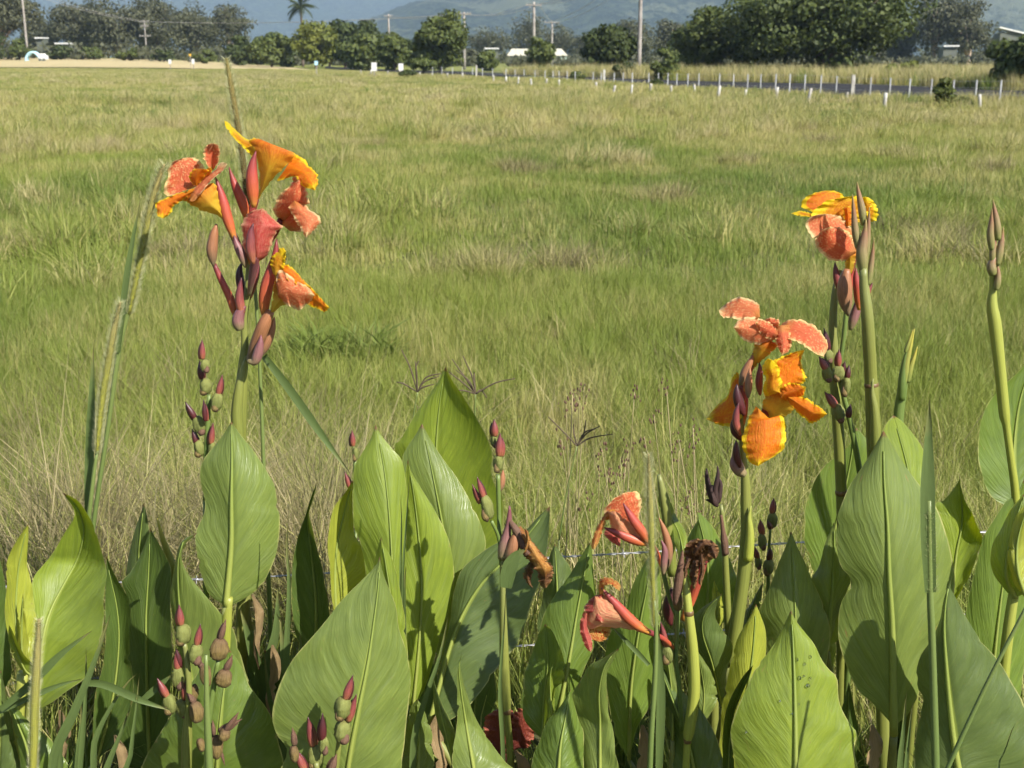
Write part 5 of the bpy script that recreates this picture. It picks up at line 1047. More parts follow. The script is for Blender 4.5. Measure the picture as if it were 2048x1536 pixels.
petal(fl, 'rose', (D - .09, D - .12), [(1168, 1222), (1160, 1245), (1162, 1270), (1172, 1296), (1182, 1305)], [(1178, 1230), (1176, 1255), (1184, 1278), (1185, 1294), (1182, 1305)], dl=.01, dr=.015)
petal(fl, 'spotted', (D - .06, D - .07), [(1172, 1248), (1160, 1262), (1180, 1278), (1200, 1284)], [(1222, 1252), (1220, 1268), (1212, 1280), (1200, 1284)], dl=.0, dr=.01)
petal(fl, 'spotted', (D - .08, D - .10), [(1198, 1190), (1197, 1172), (1202, 1157), (1222, 1156), (1240, 1168), (1240, 1182)], [(1206, 1190), (1210, 1172), (1222, 1170), (1232, 1178), (1240, 1182)], dl=.02, dr=-.01)
fl = flower(p, [(1366, 1240, D + .02, 12), (1384, 1195, D + .02, 19), (1398, 1150, D + .01, 20), (1410, 1112, D, 17)], 'sepal_coral', 'withered_flower')
for k, (L_, R_) in enumerate([([(1378, 1140), (1368, 1110), (1376, 1085), (1395, 1076)], [(1402, 1135), (1412, 1105), (1408, 1086), (1395, 1076)]), ([(1392, 1130), (1384, 1095), (1400, 1080), (1422, 1085)], [(1412, 1130), (1430, 1112), (1436, 1095), (1422, 1085)]), ([(1385, 1105), (1398, 1082), (1420, 1080), (1436, 1092)], [(1392, 1112), (1410, 1100), (1426, 1102), (1436, 1092)]), ([(1386, 1120), (1378, 1150), (1382, 1165), (1388, 1180)], [(1398, 1120), (1396, 1150), (1392, 1170), (1388, 1180)]), ([(1415, 1095), (1420, 1110), (1428, 1118), (1432, 1116)], [(1430, 1090), (1437, 1100), (1436, 1110), (1432, 1116)]), ([(1398, 1110), (1400, 1140), (1396, 1162), (1402, 1172)], [(1406, 1108), (1410, 1138), (1406, 1160), (1402, 1172)]), ([(1374, 1115), (1366, 1135), (1368, 1150), (1366, 1160)], [(1382, 1118), (1376, 1138), (1374, 1152), (1366, 1160)])]):
    petal(fl, 'dead', (D - .01 * k, D - .012 * k - .01), L_, R_, wav=.01, wf=3, jit=.8)
leaf(p, 'lime', (2.30, 2.32, 2.26, 2.22), [(1325, 985), (1340, 1030), (1358, 1066), (1366, 1110), (1362, 1135)], [(1316, 1000), (1328, 1042), (1346, 1080), (1356, 1110)], [(1334, 985), (1352, 1030), (1370, 1062), (1374, 1100)], rib=3, stalk=False, wav=.001)
tube('stem', p, M['stem'], [(1345, 1150, 2.3, 20), (1338, 1070, 2.3, 20), (1326, 990, 2.3, 17), (1318, 950, 2.3, 8)], 10)
# ---- withered stalk and its leaves
D = 2.34
p = plant(1430, 2.34, 'canna with a thin stalk ending in a shrivelled dark brown bloom')
stem(p, [(1462, 1330, D, 16), (1456, 1230, D, 15), (1451, 1130, D, 13), (1449, 1070, D, 11), (1442, 1010, D, 7)], 'stem', nodes=[(1450, 1105, D, 12)])
tube('dry_sheath', p, M['dry_brown'], [(1451, 1108, D - .004, 13), (1449, 1085, D - .004, 15), (1446, 1060, D - .004, 9), (1442, 1030, D - .004, 6)], 8)
for k, (pts_, w) in enumerate([([(1432, 1010), (1420, 985), (1414, 955), (1413, 937)], 14), ([(1434, 1008), (1430, 985), (1436, 950), (1435, 932)], 12), ([(1436, 1005), (1440, 980), (1441, 965), (1437, 955)], 12), ([(1436, 1012), (1424, 1004), (1416, 1000), (1411, 1000)], 9), ([(1434, 1006), (1426, 994), (1424, 980), (1424, 970)], 18)]):
    spindle('withered_petal', p, M['dead_dark'], pts_, D - .01 + .006 * k, w, prof=(.7, 1, .9, .8, .6, .2))
leaf(p, 'mid', (2.40, 2.43), [(1410, 1270), (1416, 1160), (1410, 1090), (1393, 1022)], [(1378, 1240), (1366, 1170), (1364, 1110), (1372, 1080), (1386, 1055), (1396, 1038)], [(1452, 1240), (1468, 1195), (1475, 1158), (1470, 1145), (1456, 1110), (1438, 1075), (1420, 1048), (1402, 1028)], dl=.03, dr=.03, rib=6)
leaf(p, 'blue', (2.24, 2.20, 2.16), [(1445, 1420), (1425, 1330), (1405, 1265), (1412, 1222), (1445, 1186)], [(1405, 1340), (1384, 1282), (1377, 1245), (1398, 1220), (1424, 1203)], [(1457, 1335), (1468, 1292), (1447, 1262), (1431, 1235), (1433, 1210)], dl=.02, dr=.02, rib=3)
leaf(p, 'grey', (2.17, 2.18), [(1404, 1450), (1408, 1380), (1395, 1302)], [(1384, 1420), (1386, 1370), (1390, 1330)], [(1420, 1428), (1434, 1396), (1426, 1355), (1411, 1326)], rib=3)
leaf(p, 'yellow', (2.3, 2.3), [(1432, 1260), (1434, 1200), (1428, 1160)], [(1425, 1240), (1424, 1190)], [(1446, 1240), (1444, 1200)], rib=3)
# ---- right orange flowers
D = 2.26
p = plant(1470, 2.22, 'flowering canna with bright orange yellow-edged flowers right of centre')
stem(p, [(1462, 1330, D, 26), (1470, 1270, D, 26), (1486, 1160, D, 26), (1494, 1070, D, 26), (1492, 1010, D, 22), (1490, 950, D, 17), (1484, 890, D, 12), (1485, 800, D, 9), (1492, 745, D, 8)], 'stem')
spindle('leaf_sheath', p, M['stem_yellow'], [(1496, 1120), (1500, 1070), (1498, 1030), (1502, 1012)], D - .016, 20, prof=(1, 1, .9, .7, .4, .1))
fl = flower(p, [(1486, 790, D, 8), (1496, 750, D - .01, 12), (1506, 722, D - .01, 15), (1520, 700, D - .02, 22)], 'sepal_coral')
spindle('sepal', fl, M['bract'], [(1480, 770), (1490, 745), (1500, 725), (1508, 708)], D - .03, 17); spindle('sepal', fl, M['sepal_maroon'], [(1520, 790), (1518, 765), (1520, 740), (1519, 725)], D - .03, 15); spindle('sepal', fl, M['bract'], [(1496, 795), (1497, 775), (1498, 760), (1500, 735)], D - .05, 15)
petal(fl, 'throat', (D - .01, D - .05), [(1500, 735), (1505, 700), (1512, 686), (1540, 680)], [(1506, 740), (1530, 715), (1556, 692), (1540, 680)], dl=.015, dr=.02, bow=-.02)
petal(fl, 'salmon', (D - .04, D + .0), [(1520, 634), (1500, 639), (1470, 638), (1445, 633), (1437, 620)], [(1520, 634), (1517, 608), (1500, 598), (1470, 595), (1437, 620)], dl=-.02, dr=.02)
petal(fl, 'salmon', (D - .05, D - .10), [(1556, 672), (1532, 642), (1500, 634), (1478, 640), (1467, 655)], [(1556, 676), (1530, 688), (1505, 687), (1485, 678), (1467, 655)], dl=.025, dr=.02)
petal(fl, 'coral', (D - .06, D - .09), [(1562, 668), (1540, 645), (1520, 640), (1510, 645)], [(1562, 672), (1545, 678), (1522, 670), (1510, 645)], dl=.01, dr=.01)
petal(fl, 'coral', (D - .06, D - .09), [(1548, 652), (1547, 670), (1556, 694), (1564, 711)], [(1578, 650), (1583, 678), (1580, 700), (1564, 711)], dl=.015, dr=.02)
petal(fl, 'coral', (D - .04, D - .06), [(1556, 655), (1575, 640), (1600, 640), (1626, 650), (1646, 670), (1656, 692), (1648, 713)], [(1560, 672), (1590, 682), (1611, 694), (1631, 708), (1648, 713)], dl=.03, dr=-.02)
petal(fl, 'coral', (D - .05, D - .07), [(1518, 650), (1535, 636), (1555, 638), (1560, 648)], [(1520, 656), (1538, 654), (1552, 656), (1560, 648)])
fl = flower(p, [(1492, 880, D, 9), (1510, 850, D - .02, 13), (1528, 830, D - .03, 18), (1540, 812, D - .04, 26)], 'sepal_coral')
petal(fl, 'throat', (D - .03, D - .08), [(1536, 842), (1526, 815), (1530, 790), (1556, 776)], [(1545, 842), (1572, 832), (1592, 802), (1556, 776)], dl=.02, dr=.02, bow=-.02)
petal(fl, 'orange', (D - .07, D - .06), [(1560, 780), (1546, 750), (1546, 724), (1562, 714), (1585, 705), (1609, 699)], [(1580, 778), (1596, 774), (1612, 760), (1608, 740), (1602, 722), (1609, 699)], dl=-.01, dr=.02)
petal(fl, 'yellow', (D - .09, D - .10), [(1556, 786), (1532, 791), (1525, 776), (1532, 756), (1523, 736), (1534, 718), (1545, 720)], [(1562, 784), (1566, 770), (1560, 752), (1558, 735), (1545, 720)], dl=.02, dr=.01)
petal(fl, 'orange', (D - .09, D - .11), [(1558, 792), (1562, 775), (1585, 766), (1612, 774)], [(1564, 800), (1585, 802), (1604, 796), (1612, 774)], dl=.01, dr=.02)
petal(fl, 'orange', (D - .09, D - .13), [(1572, 784), (1595, 789), (1620, 800), (1640, 815), (1655, 828)], [(1576, 802), (1592, 822), (1608, 836), (1626, 846), (1655, 828)], dl=.015, dr=.02)
petal(fl, 'orange', (D - .07, D - .12), [(1512, 812), (1496, 843), (1486, 868), (1484, 886), (1490, 906), (1500, 925), (1516, 932)], [(1520, 820), (1545, 840), (1564, 830), (1571, 850), (1572, 880), (1562, 903), (1516, 932)], dl=.02, dr=.02, bow=-.01)
fl = flower(p, [(1486, 850, D, 8), (1490, 820, D, 12), (1489, 790, D, 14), (1484, 770, D, 14)], 'sepal_coral')
petal(fl, 'orange', (D, D + .03), [(1492, 776), (1474, 745), (1464, 758), (1455, 790), (1430, 815), (1412, 838)], [(1490, 806), (1480, 840), (1464, 853), (1440, 851), (1412, 838)], dl=.02, dr=-.02)
petal(fl, 'yellow', (D + .0, D + .02), [(1492, 790), (1478, 752), (1470, 744)], [(1494, 800), (1488, 770), (1470, 744)])
spindle('flower_bud', p, M['sepal_dark'], [(1488, 830), (1478, 805), (1474, 785), (1474, 768)], D - .05, 21); spindle('flower_bud', p, M['sepal_maroon'], [(1480, 870), (1472, 845), (1474, 820), (1478, 805)], D - .06, 15); spindle('bract', p, M['sepal_dark'], [(1484, 880), (1470, 862), (1468, 845), (1470, 832)], D - .045, 18)
spindle('bract', p, M['bract_purple'], [(1490, 950), (1474, 935), (1472, 915), (1474, 885)], D - .02, 26, prof=(.5, .95, 1, .7, .5, .15)); spindle('flower_bud', p, M['sepal_dark'], [(1480, 935), (1474, 915), (1472, 900), (1472, 880)], D - .035, 15)
leaf(p, 'yellow', (2.14, 2.18), [(1480, 1560), (1490, 1420), (1505, 1310), (1512, 1208)], [(1438, 1540), (1440, 1470), (1446, 1410), (1453, 1370), (1461, 1330), (1468, 1295), (1478, 1270), (1496, 1240)], [(1500, 1520), (1520, 1400), (1532, 1320), (1531, 1262), (1521, 1230)], dl=.02, dr=.02)
# ---- small pods in front of field
D = 2.5
p = plant(1540, 2.36, 'canna with a small stalk of round pods behind a pale pointed leaf')
stem(p, [(1536, 1260, D, 9), (1536, 1190, D, 8), (1538, 1100, D, 6), (1541, 1055, D, 5)], 'stem_thin')
podset(p, D, [(1545, 1040, 23, 30, 2, ((1543, 1026), (1548, 995), 13), ''), (1525, 1083, 18, 32, -3, ((1526, 1068), (1520, 1038), 13), ''), (1537, 1134, 23, 31, 2, ((1537, 1120), (1541, 1093), 12), 'dark'), (1516, 1126, 15, 24, -4, ((1516, 1116), (1509, 1093), 11), ''), (0, 0, 0, 0, 0, ((1540, 1058), (1534, 1040), 9), 'dark')], 8)
leaf(p, 'grey', (2.2, 2.27), [(1590, 1450), (1592, 1320), (1590, 1210), (1585, 1120), (1582, 1061)], [(1556, 1400), (1535, 1310), (1528, 1265), (1518, 1235), (1523, 1212), (1536, 1180), (1552, 1140), (1571, 1094)], [(1635, 1400), (1656, 1310), (1659, 1260), (1648, 1220), (1635, 1185), (1620, 1150), (1605, 1115), (1591, 1085)], dl=.03, dr=.03, rib=5)
leaf(p, 'blue', (2.42, 2.44), [(1492, 1330), (1498, 1240), (1526, 1163)], [(1480, 1290), (1488, 1230), (1508, 1195)], [(1510, 1300), (1518, 1230), (1524, 1190)], rib=3)
# ---- upper right flower
D = 2.38
p = plant(1690, 2.42, 'canna with a single salmon and yellow flower high above dark pods')
stem(p, [(1684, 1120, D + .02, 17), (1683, 1000, D + .02, 21), (1678, 880, D + .02, 22), (1672, 800, D + .02, 21), (1668, 720, D + .02, 19), (1666, 640, D + .02, 16), (1672, 570, D + .02, 12), (1682, 540, D + .02, 8)], 'stem', nodes=[(1683, 985, D + .02, 22)])
stem(p, [(1722, 960, D, 12), (1712, 900, D, 11), (1697, 830, D, 10), (1684, 780, D, 9), (1676, 745, D, 9)], 'stem_thin')
stem(p, [(1676, 750, D - .01, 9), (1684, 700, D - .01, 9), (1690, 650, D - .01, 9), (1693, 610, D - .01, 9)], 'stem_thin', False)
podset(p, D - .02, [(1677, 746, 26, 30, 2, ((1677, 732), (1678, 698), 14), ''), (1655, 748, 22, 30, -5, ((1653, 740), (1638, 713), 16), ''), (1692, 772, 21, 38, 3, ((1694, 758), (1698, 730), 14), 'dark'), (1678, 826, 26, 36, -10, ((1670, 814), (1649, 783), 16), ''), (0, 0, 0, 0, 0, ((1698, 835), (1701, 808), 12), 'dark'), (1657, 712, 20, 26, -3, ((1655, 700), (1648, 656), 13), 'dark'), (0, 0, 0, 0, 0, ((1686, 745), (1690, 722), 10), 'dark')], 9)
fl = flower(p, [(1694, 620, D, 9), (1698, 580, D, 13), (1700, 545, D, 15), (1702, 515, D - .01, 24)], 'petal_throat' if False else 'sepal_coral')
petal(fl, 'throat', (D - .02, D - .04), [(1692, 548), (1690, 525), (1688, 508), (1700, 492)], [(1704, 548), (1710, 525), (1714, 505), (1700, 492)], dl=.015, dr=.015, bow=-.01)
spindle('sepal', fl, M['bract'], [(1697, 632), (1690, 595), (1690, 565), (1694, 538)], D - .05, 29, prof=(.15, .75, 1, 1, .8, .4)); spindle('sepal', fl, M['sepal_maroon'], [(1684, 590), (1676, 565), (1672, 545), (1670, 524)], D - .01, 15); spindle('sepal', fl, M['sepal_coral'], [(1718, 620), (1716, 580), (1712, 555), (1712, 535)], D - .02, 18)
spindle('bract', fl, M['bract_purple'], [(1700, 660), (1708, 635), (1715, 610), (1716, 590)], D, 19)
petal(fl, 'orange', (D, D + .04), [(1665, 440), (1612, 418), (1603, 406), (1618, 390), (1645, 382), (1668, 381)], [(1690, 440), (1692, 410), (1686, 390), (1668, 381)], dl=.01, dr=.02)
petal(fl, 'yellow', (D - .01, D - .04), [(1630, 430), (1612, 424), (1598, 422), (1582, 427)], [(1630, 436), (1612, 433), (1598, 432), (1582, 427)], dl=.01, dr=-.01)
petal(fl, 'yellow', (D - .01, D), [(1650, 445), (1622, 432), (1648, 404), (1680, 396), (1712, 391)], [(1720, 445), (1742, 422), (1740, 402), (1712, 391)], dl=-.01, dr=.01)
petal(fl, 'yellow', (D + .01, D - .01), [(1718, 436), (1714, 402), (1730, 393)], [(1734, 446), (1752, 440), (1755, 420), (1745, 400), (1730, 393)], dl=.01, dr=.02)
petal(fl, 'orange', (D - .03, D - .03), [(1690, 452), (1688, 430), (1686, 415), (1696, 412)], [(1704, 452), (1704, 430), (1702, 416), (1696, 412)])
petal(fl, 'salmon', (D - .03, D - .05), [(1704, 476), (1642, 491), (1622, 470), (1612, 446), (1625, 432), (1650, 428)], [(1706, 470), (1697, 446), (1676, 431), (1650, 428)], dl=-.01, dr=.02)
petal(fl, 'coral', (D - .05, D - .09), [(1711, 506), (1690, 522), (1662, 520), (1641, 506), (1630, 490), (1640, 465), (1660, 453)], [(1712, 500), (1702, 468), (1682, 456), (1660, 453)], dl=.02, dr=.02)
leaf(p, 'mid', (2.5, 2.55), [(1650, 1200), (1665, 1080), (1694, 960), (1712, 855)], [(1628, 1150), (1618, 1115), (1609, 1078), (1608, 1040), (1615, 1000), (1630, 960), (1650, 930), (1680, 905), (1700, 888)], [(1690, 1160), (1730, 1080), (1752, 1000), (1748, 905), (1735, 880)], dl=.0, dr=.02, wav=.002)
leaf(p, 'grey', (2.28, 2.33), [(1656, 1300), (1664, 1190), (1668, 1110), (1668, 1044)], [(1650, 1250), (1638, 1215), (1622, 1166), (1635, 1140), (1645, 1105), (1656, 1074)], [(1670, 1250), (1684, 1205), (1702, 1160), (1692, 1138), (1680, 1110), (1671, 1080)], dl=.02, dr=.02)
leaf(p, 'lime', (2.3, 2.31), [(1645, 1380), (1655, 1270), (1672, 1192)], [(1640, 1300), (1655, 1230)], [(1668, 1330), (1678, 1250), (1680, 1220)], rib=3)
# ---- tall bud stem
D = 2.28
p = plant(1785, 2.2, 'canna with a huge ribbed grey-green leaf and a tall closed bud spike')
stem(p, [(1756, 1000, D + .04, 28), (1748, 900, D + .03, 28), (1744, 780, D + .02, 27), (1742, 760, D + .02, 25), (1735, 640, D, 24), (1728, 570, D, 19), (1727, 535, D, 15)], 'stem', nodes=[(1743, 770, D + .02, 25)])
spindle('leaf_sheath', p, M['stem'], [(1752, 900), (1750, 830), (1744, 780), (1746, 755)], D + .008, 22, prof=(1, 1, .9, .7, .4, .1))
for pts_, w, m_ in [([(1728, 450), (1724, 420), (1718, 390), (1714, 363)], 15, 'bud_green'), ([(1722, 510), (1712, 470), (1708, 430), (1705, 388)], 15, 'bud_green'), ([(1730, 530), (1734, 490), (1737, 450), (1739, 414)], 13, 'bud_green'), ([(1727, 545), (1724, 500), (1730, 470), (1732, 438)], 23, 'bud_green'), ([(1736, 570), (1741, 540), (1745, 510), (1748, 478)], 12, 'bud_green'), ([(1736, 590), (1738, 580), (1742, 572), (1745, 565)], 9, 'sepal_maroon')]:
    spindle('flower_bud', p, M[m_], pts_, D - .01 + .004 * w % .02, w, prof=(.7, 1, .95, .75, .45, .08))
leaf(p, 'grey', (2.12, 2.18), [(1787, 1470), (1786, 1360), (1784, 1250), (1778, 1150), (1775, 1050), (1768, 960), (1767, 861)], [(1780, 1445), (1745, 1406), (1715, 1380), (1695, 1340), (1682, 1300), (1677, 1260), (1680, 1215), (1690, 1190), (1703, 1165), (1695, 1148), (1680, 1130), (1672, 1080), (1673, 1040), (1685, 1005), (1700, 970), (1720, 940), (1742, 905)], [(1792, 1450), (1815, 1430), (1835, 1390), (1850, 1330), (1880, 1270), (1905, 1200), (1906, 1130), (1895, 1075), (1872, 1015), (1830, 960), (1800, 915)], dl=.03, dr=.04, bow=-.02, wav=.008, rib=14)
p = plant(1830, 2.34, 'canna with a furled bud spike rising behind the huge ribbed leaf')
leaf(p, 'lime', (2.22, 2.29), [(1845, 1220), (1835, 1080), (1818, 950), (1787, 831)], [(1790, 1150), (1780, 1000), (1765, 880), (1774, 846)], [(1880, 1150), (1868, 1050), (1863, 985), (1866, 958), (1858, 938), (1846, 900), (1825, 868), (1802, 841)], dl=-.01, dr=.03)
D = 2.32
stem(p, [(1796, 980, D, 20), (1797, 840, D, 20), (1803, 790, D, 19), (1810, 740, D, 17), (1816, 715, D, 12)], 'stem_thin')
for pts_, w, m_ in [([(1808, 770), (1812, 730), (1820, 695), (1829, 658)], 14, 'bud_yellow'), ([(1815, 765), (1820, 740), (1828, 715), (1835, 693)], 12, 'bud_yellow'), ([(1803, 800), (1806, 750), (1812, 710), (1818, 690)], 17, 'stem_thin'), ([(1810, 705), (1816, 690), (1822, 672), (1826, 660)], 8, 'bud_yellow')]: spindle('flower_bud', p, M[m_], pts_, D - .01, w, prof=(.8, 1, .9, .7, .45, .08))
p = plant(1930, 2.02, 'canna with a broad dull green front leaf cut by the lower right corner')
leaf(p, 'blue', (1.98, 2.02), [(1925, 1580), (1910, 1500), (1900, 1420), (1892, 1330), (1888, 1250), (1894, 1185), (1907, 1150)], [(1835, 1560), (1830, 1490), (1840, 1440), (1848, 1397), (1838, 1380), (1833, 1345), (1841, 1310), (1862, 1280), (1880, 1240), (1888, 1195)], [(2085, 1560), (2072, 1470), (2048, 1408), (2020, 1358), (1995, 1320), (1965, 1285), (1935, 1240), (1911, 1195), (1900, 1172)], dl=.05, dr=.02, wav=.005, rib=12)
p = plant(1910, 2.42, 'canna with a pointed sunlit leaf between the huge ribbed leaf and the right edge')
leaf(p, 'lime', (2.38, 2.42), [(1900, 1230), (1912, 1110), (1924, 1040), (1919, 952)], [(1890, 1180), (1872, 1100), (1868, 1018), (1888, 1000), (1905, 980), (1917, 962)], [(1915, 1195), (1940, 1150), (1952, 1110), (1964, 1085), (1958, 1060), (1945, 1030), (1930, 1000), (1921, 970)], dl=.02, dr=-.02)
D = 2.26
p = plant(2040, 2.32, 'canna with a slim tall bud stem at the right edge')
stem(p, [(2036, 1080, D, 14), (2030, 980, D, 15), (2022, 920, D, 14), (2012, 846, D, 15), (2009, 830, D, 20), (2000, 740, D, 21), (1990, 650, D, 24), (1984, 610, D, 20), (1986, 575, D, 13), (1986, 540, D, 14)], 'stem_yellow', nodes=[(2010, 838, D, 15)])
for pts_, w in [([(1996, 480), (1994, 450), (1990, 425), (1986, 400)], 15), ([(1984, 500), (1981, 470), (1983, 440), (1984, 416)], 14), ([(1994, 530), (2000, 500), (2004, 475), (2007, 453)], 15), ([(1984, 525), (1986, 500), (1990, 485), (1992, 470)], 12), ([(1992, 580), (1996, 560), (1996, 540), (1994, 525)], 13), ([(1986, 550), (1983, 530), (1990, 515), (1996, 508)], 18)]: spindle('flower_bud', p, M['bud_green'], pts_, D - .01, w, prof=(.7, 1, .95, .75, .45, .08))
leaf(p, 'mid', (2.36, 2.44), [(2040, 1020), (2028, 930), (2030, 860), (2045, 780), (2085, 680)], [(2005, 1008), (1980, 990), (1965, 960), (1958, 920), (1962, 870), (1968, 830), (1980, 800), (2000, 778), (2030, 750), (2058, 715)], [(2090, 1000), (2130, 940), (2145, 860), (2130, 780), (2105, 715)], dl=-.02, dr=.03, rib=5)
p = plant(2020, 2.16, 'canna with a curled hood-like leaf on a thick pale stalk at the right edge')
leaf(p, 'mid', (2.20, 2.26), [(1975, 1480), (1990, 1300), (2008, 1150), (2025, 1050), (2049, 955)], [(1920, 1400), (1921, 1300), (1926, 1250), (1936, 1200), (1950, 1140), (1960, 1095), (1970, 1065), (1990, 1035), (2010, 1005), (2036, 983)], [(2040, 1400), (2050, 1250), (2060, 1150), (2065, 1050), (2058, 985)], dl=.01, dr=.02, wav=.002)
leaf(p, 'lime', (2.11, 2.13), [(2030, 1195), (2012, 1150), (2020, 1080), (2048, 988)], [(2012, 1183), (1990, 1152), (1980, 1120), (1985, 1088), (2000, 1060), (2020, 1020)], [(2060, 1180), (2085, 1130), (2090, 1060), (2070, 1010)], dl=.05, dr=-.01, bow=-.02, stalk=False)
leaf(p, 'yellow', (2.07, 2.09), [(2050, 1190), (2035, 1140), (2035, 1080), (2055, 1010)], [(2030, 1170), (2016, 1120), (2022, 1060), (2040, 1020)], [(2080, 1180), (2100, 1120), (2095, 1060)], dl=.02, dr=.03, stalk=False)
stem(p, [(2000, 1460, 2.12, 22), (2008, 1340, 2.12, 21), (2018, 1250, 2.12, 20), (2030, 1170, 2.12, 18)], 'stem_yellow')
p = plant(1590, 1.95, 'canna with a wide bright leaf beaded with water drops at the bottom right')
lf = leaf(p, 'lime', (1.92, 2.0), [(1591, 1640), (1591, 1500), (1590, 1420), (1588, 1340), (1585, 1268), (1582, 1220)], [(1478, 1600), (1470, 1530), (1463, 1490), (1462, 1460), (1470, 1430), (1482, 1400), (1500, 1360), (1515, 1331), (1532, 1310), (1553, 1280), (1571, 1244)], [(1708, 1600), (1709, 1500), (1716, 1468), (1705, 1455), (1690, 1430), (1678, 1400), (1675, 1356), (1665, 1345), (1645, 1320), (1630, 1290), (1610, 1265), (1592, 1242)], dl=.03, dr=.03, bow=-.015, wav=.004, rib=11)
lf.location = (0, 0, 0)
leaf(p, 'deep', (2.02, 2.03), [(1456, 1580), (1460, 1470), (1478, 1390), (1506, 1330)], [(1445, 1540), (1447, 1450), (1460, 1400), (1482, 1358)], [(1468, 1540), (1464, 1450), (1478, 1402), (1498, 1356)], dl=-.02, dr=-.02, rib=3)
m, nt = newmat('water'); pb = N(nt, 'ShaderNodeBsdfGlossy'); pb.inputs['Roughness'].default_value = 0.05; tb = N(nt, 'ShaderNodeBsdfTransparent'); mx = N(nt, 'ShaderNodeMixShader'); lw = N(nt, 'ShaderNodeFresnel'); lw.inputs['IOR'].default_value = 1.5
nt.links.new(lw.outputs[0], mx.inputs[0]); nt.links.new(tb.outputs[0], mx.inputs[1]); nt.links.new(pb.outputs[0], mx.inputs[2]); nt.links.new(mx.outputs[0], N(nt, 'ShaderNodeOutputMaterial').inputs['Surface'])
lm = lf.data; vv = np.array([v.co[:] for v in lm.vertices]); vp = vv + org(p)
rel = vp - np.array((0, 0, CAMH)); cyv = rel[:, 1] * CP - rel[:, 2] * SP; ppx = CX + FPX * rel[:, 0] / cyv; ppy = CY - FPX * (rel[:, 1] * SP + rel[:, 2] * CP) / cyv
for x, y, w in [(1593, 1319, 7), (1609, 1328, 5), (1620, 1314, 6), (1599, 1356, 7), (1616, 1371, 7), (1608, 1352, 4), (1560, 1402, 4), (1493, 1464, 4), (1597, 1408, 4), (1585, 1427, 3), (1620, 1357, 5)]:
    i = np.argmin((ppx - x) ** 2 + (ppy - y) ** 2); dd = vp[i, 1]
    pod(lf, x, y, dd - .002, w, w, 0, M['water'], int(x), 'water_drop')
p = plant(25, 2.0, 'low canna leaves filling the bottom left corner')
leaf(p, 'mid', (2.02, 2.05), [(75, 1600), (55, 1500), (35, 1445), (12, 1388)], [(45, 1560), (38, 1500), (24, 1440), (14, 1405)], [(150, 1570), (112, 1493), (84, 1464), (52, 1436), (25, 1405)])
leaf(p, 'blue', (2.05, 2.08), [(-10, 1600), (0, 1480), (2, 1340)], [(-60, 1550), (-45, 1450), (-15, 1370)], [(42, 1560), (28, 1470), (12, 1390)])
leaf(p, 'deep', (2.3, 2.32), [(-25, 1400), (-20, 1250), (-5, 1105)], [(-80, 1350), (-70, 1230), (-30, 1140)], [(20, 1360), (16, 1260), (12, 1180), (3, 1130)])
# ---- shaded leaves low in the middle of the clump
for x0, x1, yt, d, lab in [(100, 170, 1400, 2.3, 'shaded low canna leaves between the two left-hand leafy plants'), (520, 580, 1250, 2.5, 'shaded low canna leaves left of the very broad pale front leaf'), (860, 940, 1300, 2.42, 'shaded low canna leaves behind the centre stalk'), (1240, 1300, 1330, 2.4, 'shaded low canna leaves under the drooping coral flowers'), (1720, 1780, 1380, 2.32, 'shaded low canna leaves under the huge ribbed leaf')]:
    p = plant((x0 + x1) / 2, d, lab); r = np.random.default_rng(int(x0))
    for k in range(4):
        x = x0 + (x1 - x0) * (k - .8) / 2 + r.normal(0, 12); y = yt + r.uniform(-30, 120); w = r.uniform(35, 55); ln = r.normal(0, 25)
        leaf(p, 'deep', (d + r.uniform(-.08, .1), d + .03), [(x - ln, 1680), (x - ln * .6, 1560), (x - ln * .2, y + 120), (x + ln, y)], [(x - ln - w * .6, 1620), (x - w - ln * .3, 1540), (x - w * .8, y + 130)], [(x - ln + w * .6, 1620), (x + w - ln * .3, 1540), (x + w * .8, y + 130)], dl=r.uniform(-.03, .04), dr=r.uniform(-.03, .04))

# ---- withered leaves hanging low in the clump
def dry_leaf(pl, d, Mid, w):
    LSEED[0] += 1; c = crv(Mid, 6); q = np.array([.25, 1, .9, .8, .6, .2]) * w / 2
    L_ = [tuple(c[i] - (q[i], 0)) for i in range(6)]; R_ = [tuple(c[i] + (q[i], 0)) for i in range(6)]
    patch('withered_leaf', pl, M['dead_leaf'], L_, R_, M=Mid, d=(d, d - .02), dl=-.02, dr=.02, wav=.012, wf=3, n=26, m=4, seed=LSEED[0], edge=2.0, ends=False)
low = [o for o in bpy.data.objects if o.name.startswith('canna_plant') and 'shaded low' in o.get('label', '')]
for pl, d, Mid, w in zip(low + low[:3], (2.1, 2.3, 2.2, 2.18, 2.12, 2.05, 2.32, 2.14), ([(120, 1420), (128, 1470), (118, 1540), (130, 1620)], [(545, 1290), (552, 1340), (540, 1400), (548, 1470)], [(880, 1420), (872, 1470), (884, 1530), (876, 1600)], [(1285, 1450), (1290, 1500), (1280, 1560), (1286, 1620)], [(1745, 1450), (1752, 1500), (1740, 1560), (1750, 1640)], [(230, 1470), (245, 1510), (250, 1560), (270, 1620)], [(505, 1190), (520, 1230), (512, 1290), (520, 1340)], [(1030, 1500), (1048, 1530), (1050, 1580), (1070, 1640)]), (26, 22, 28, 26, 30, 22, 18, 24)): dry_leaf(pl, d, Mid, w)

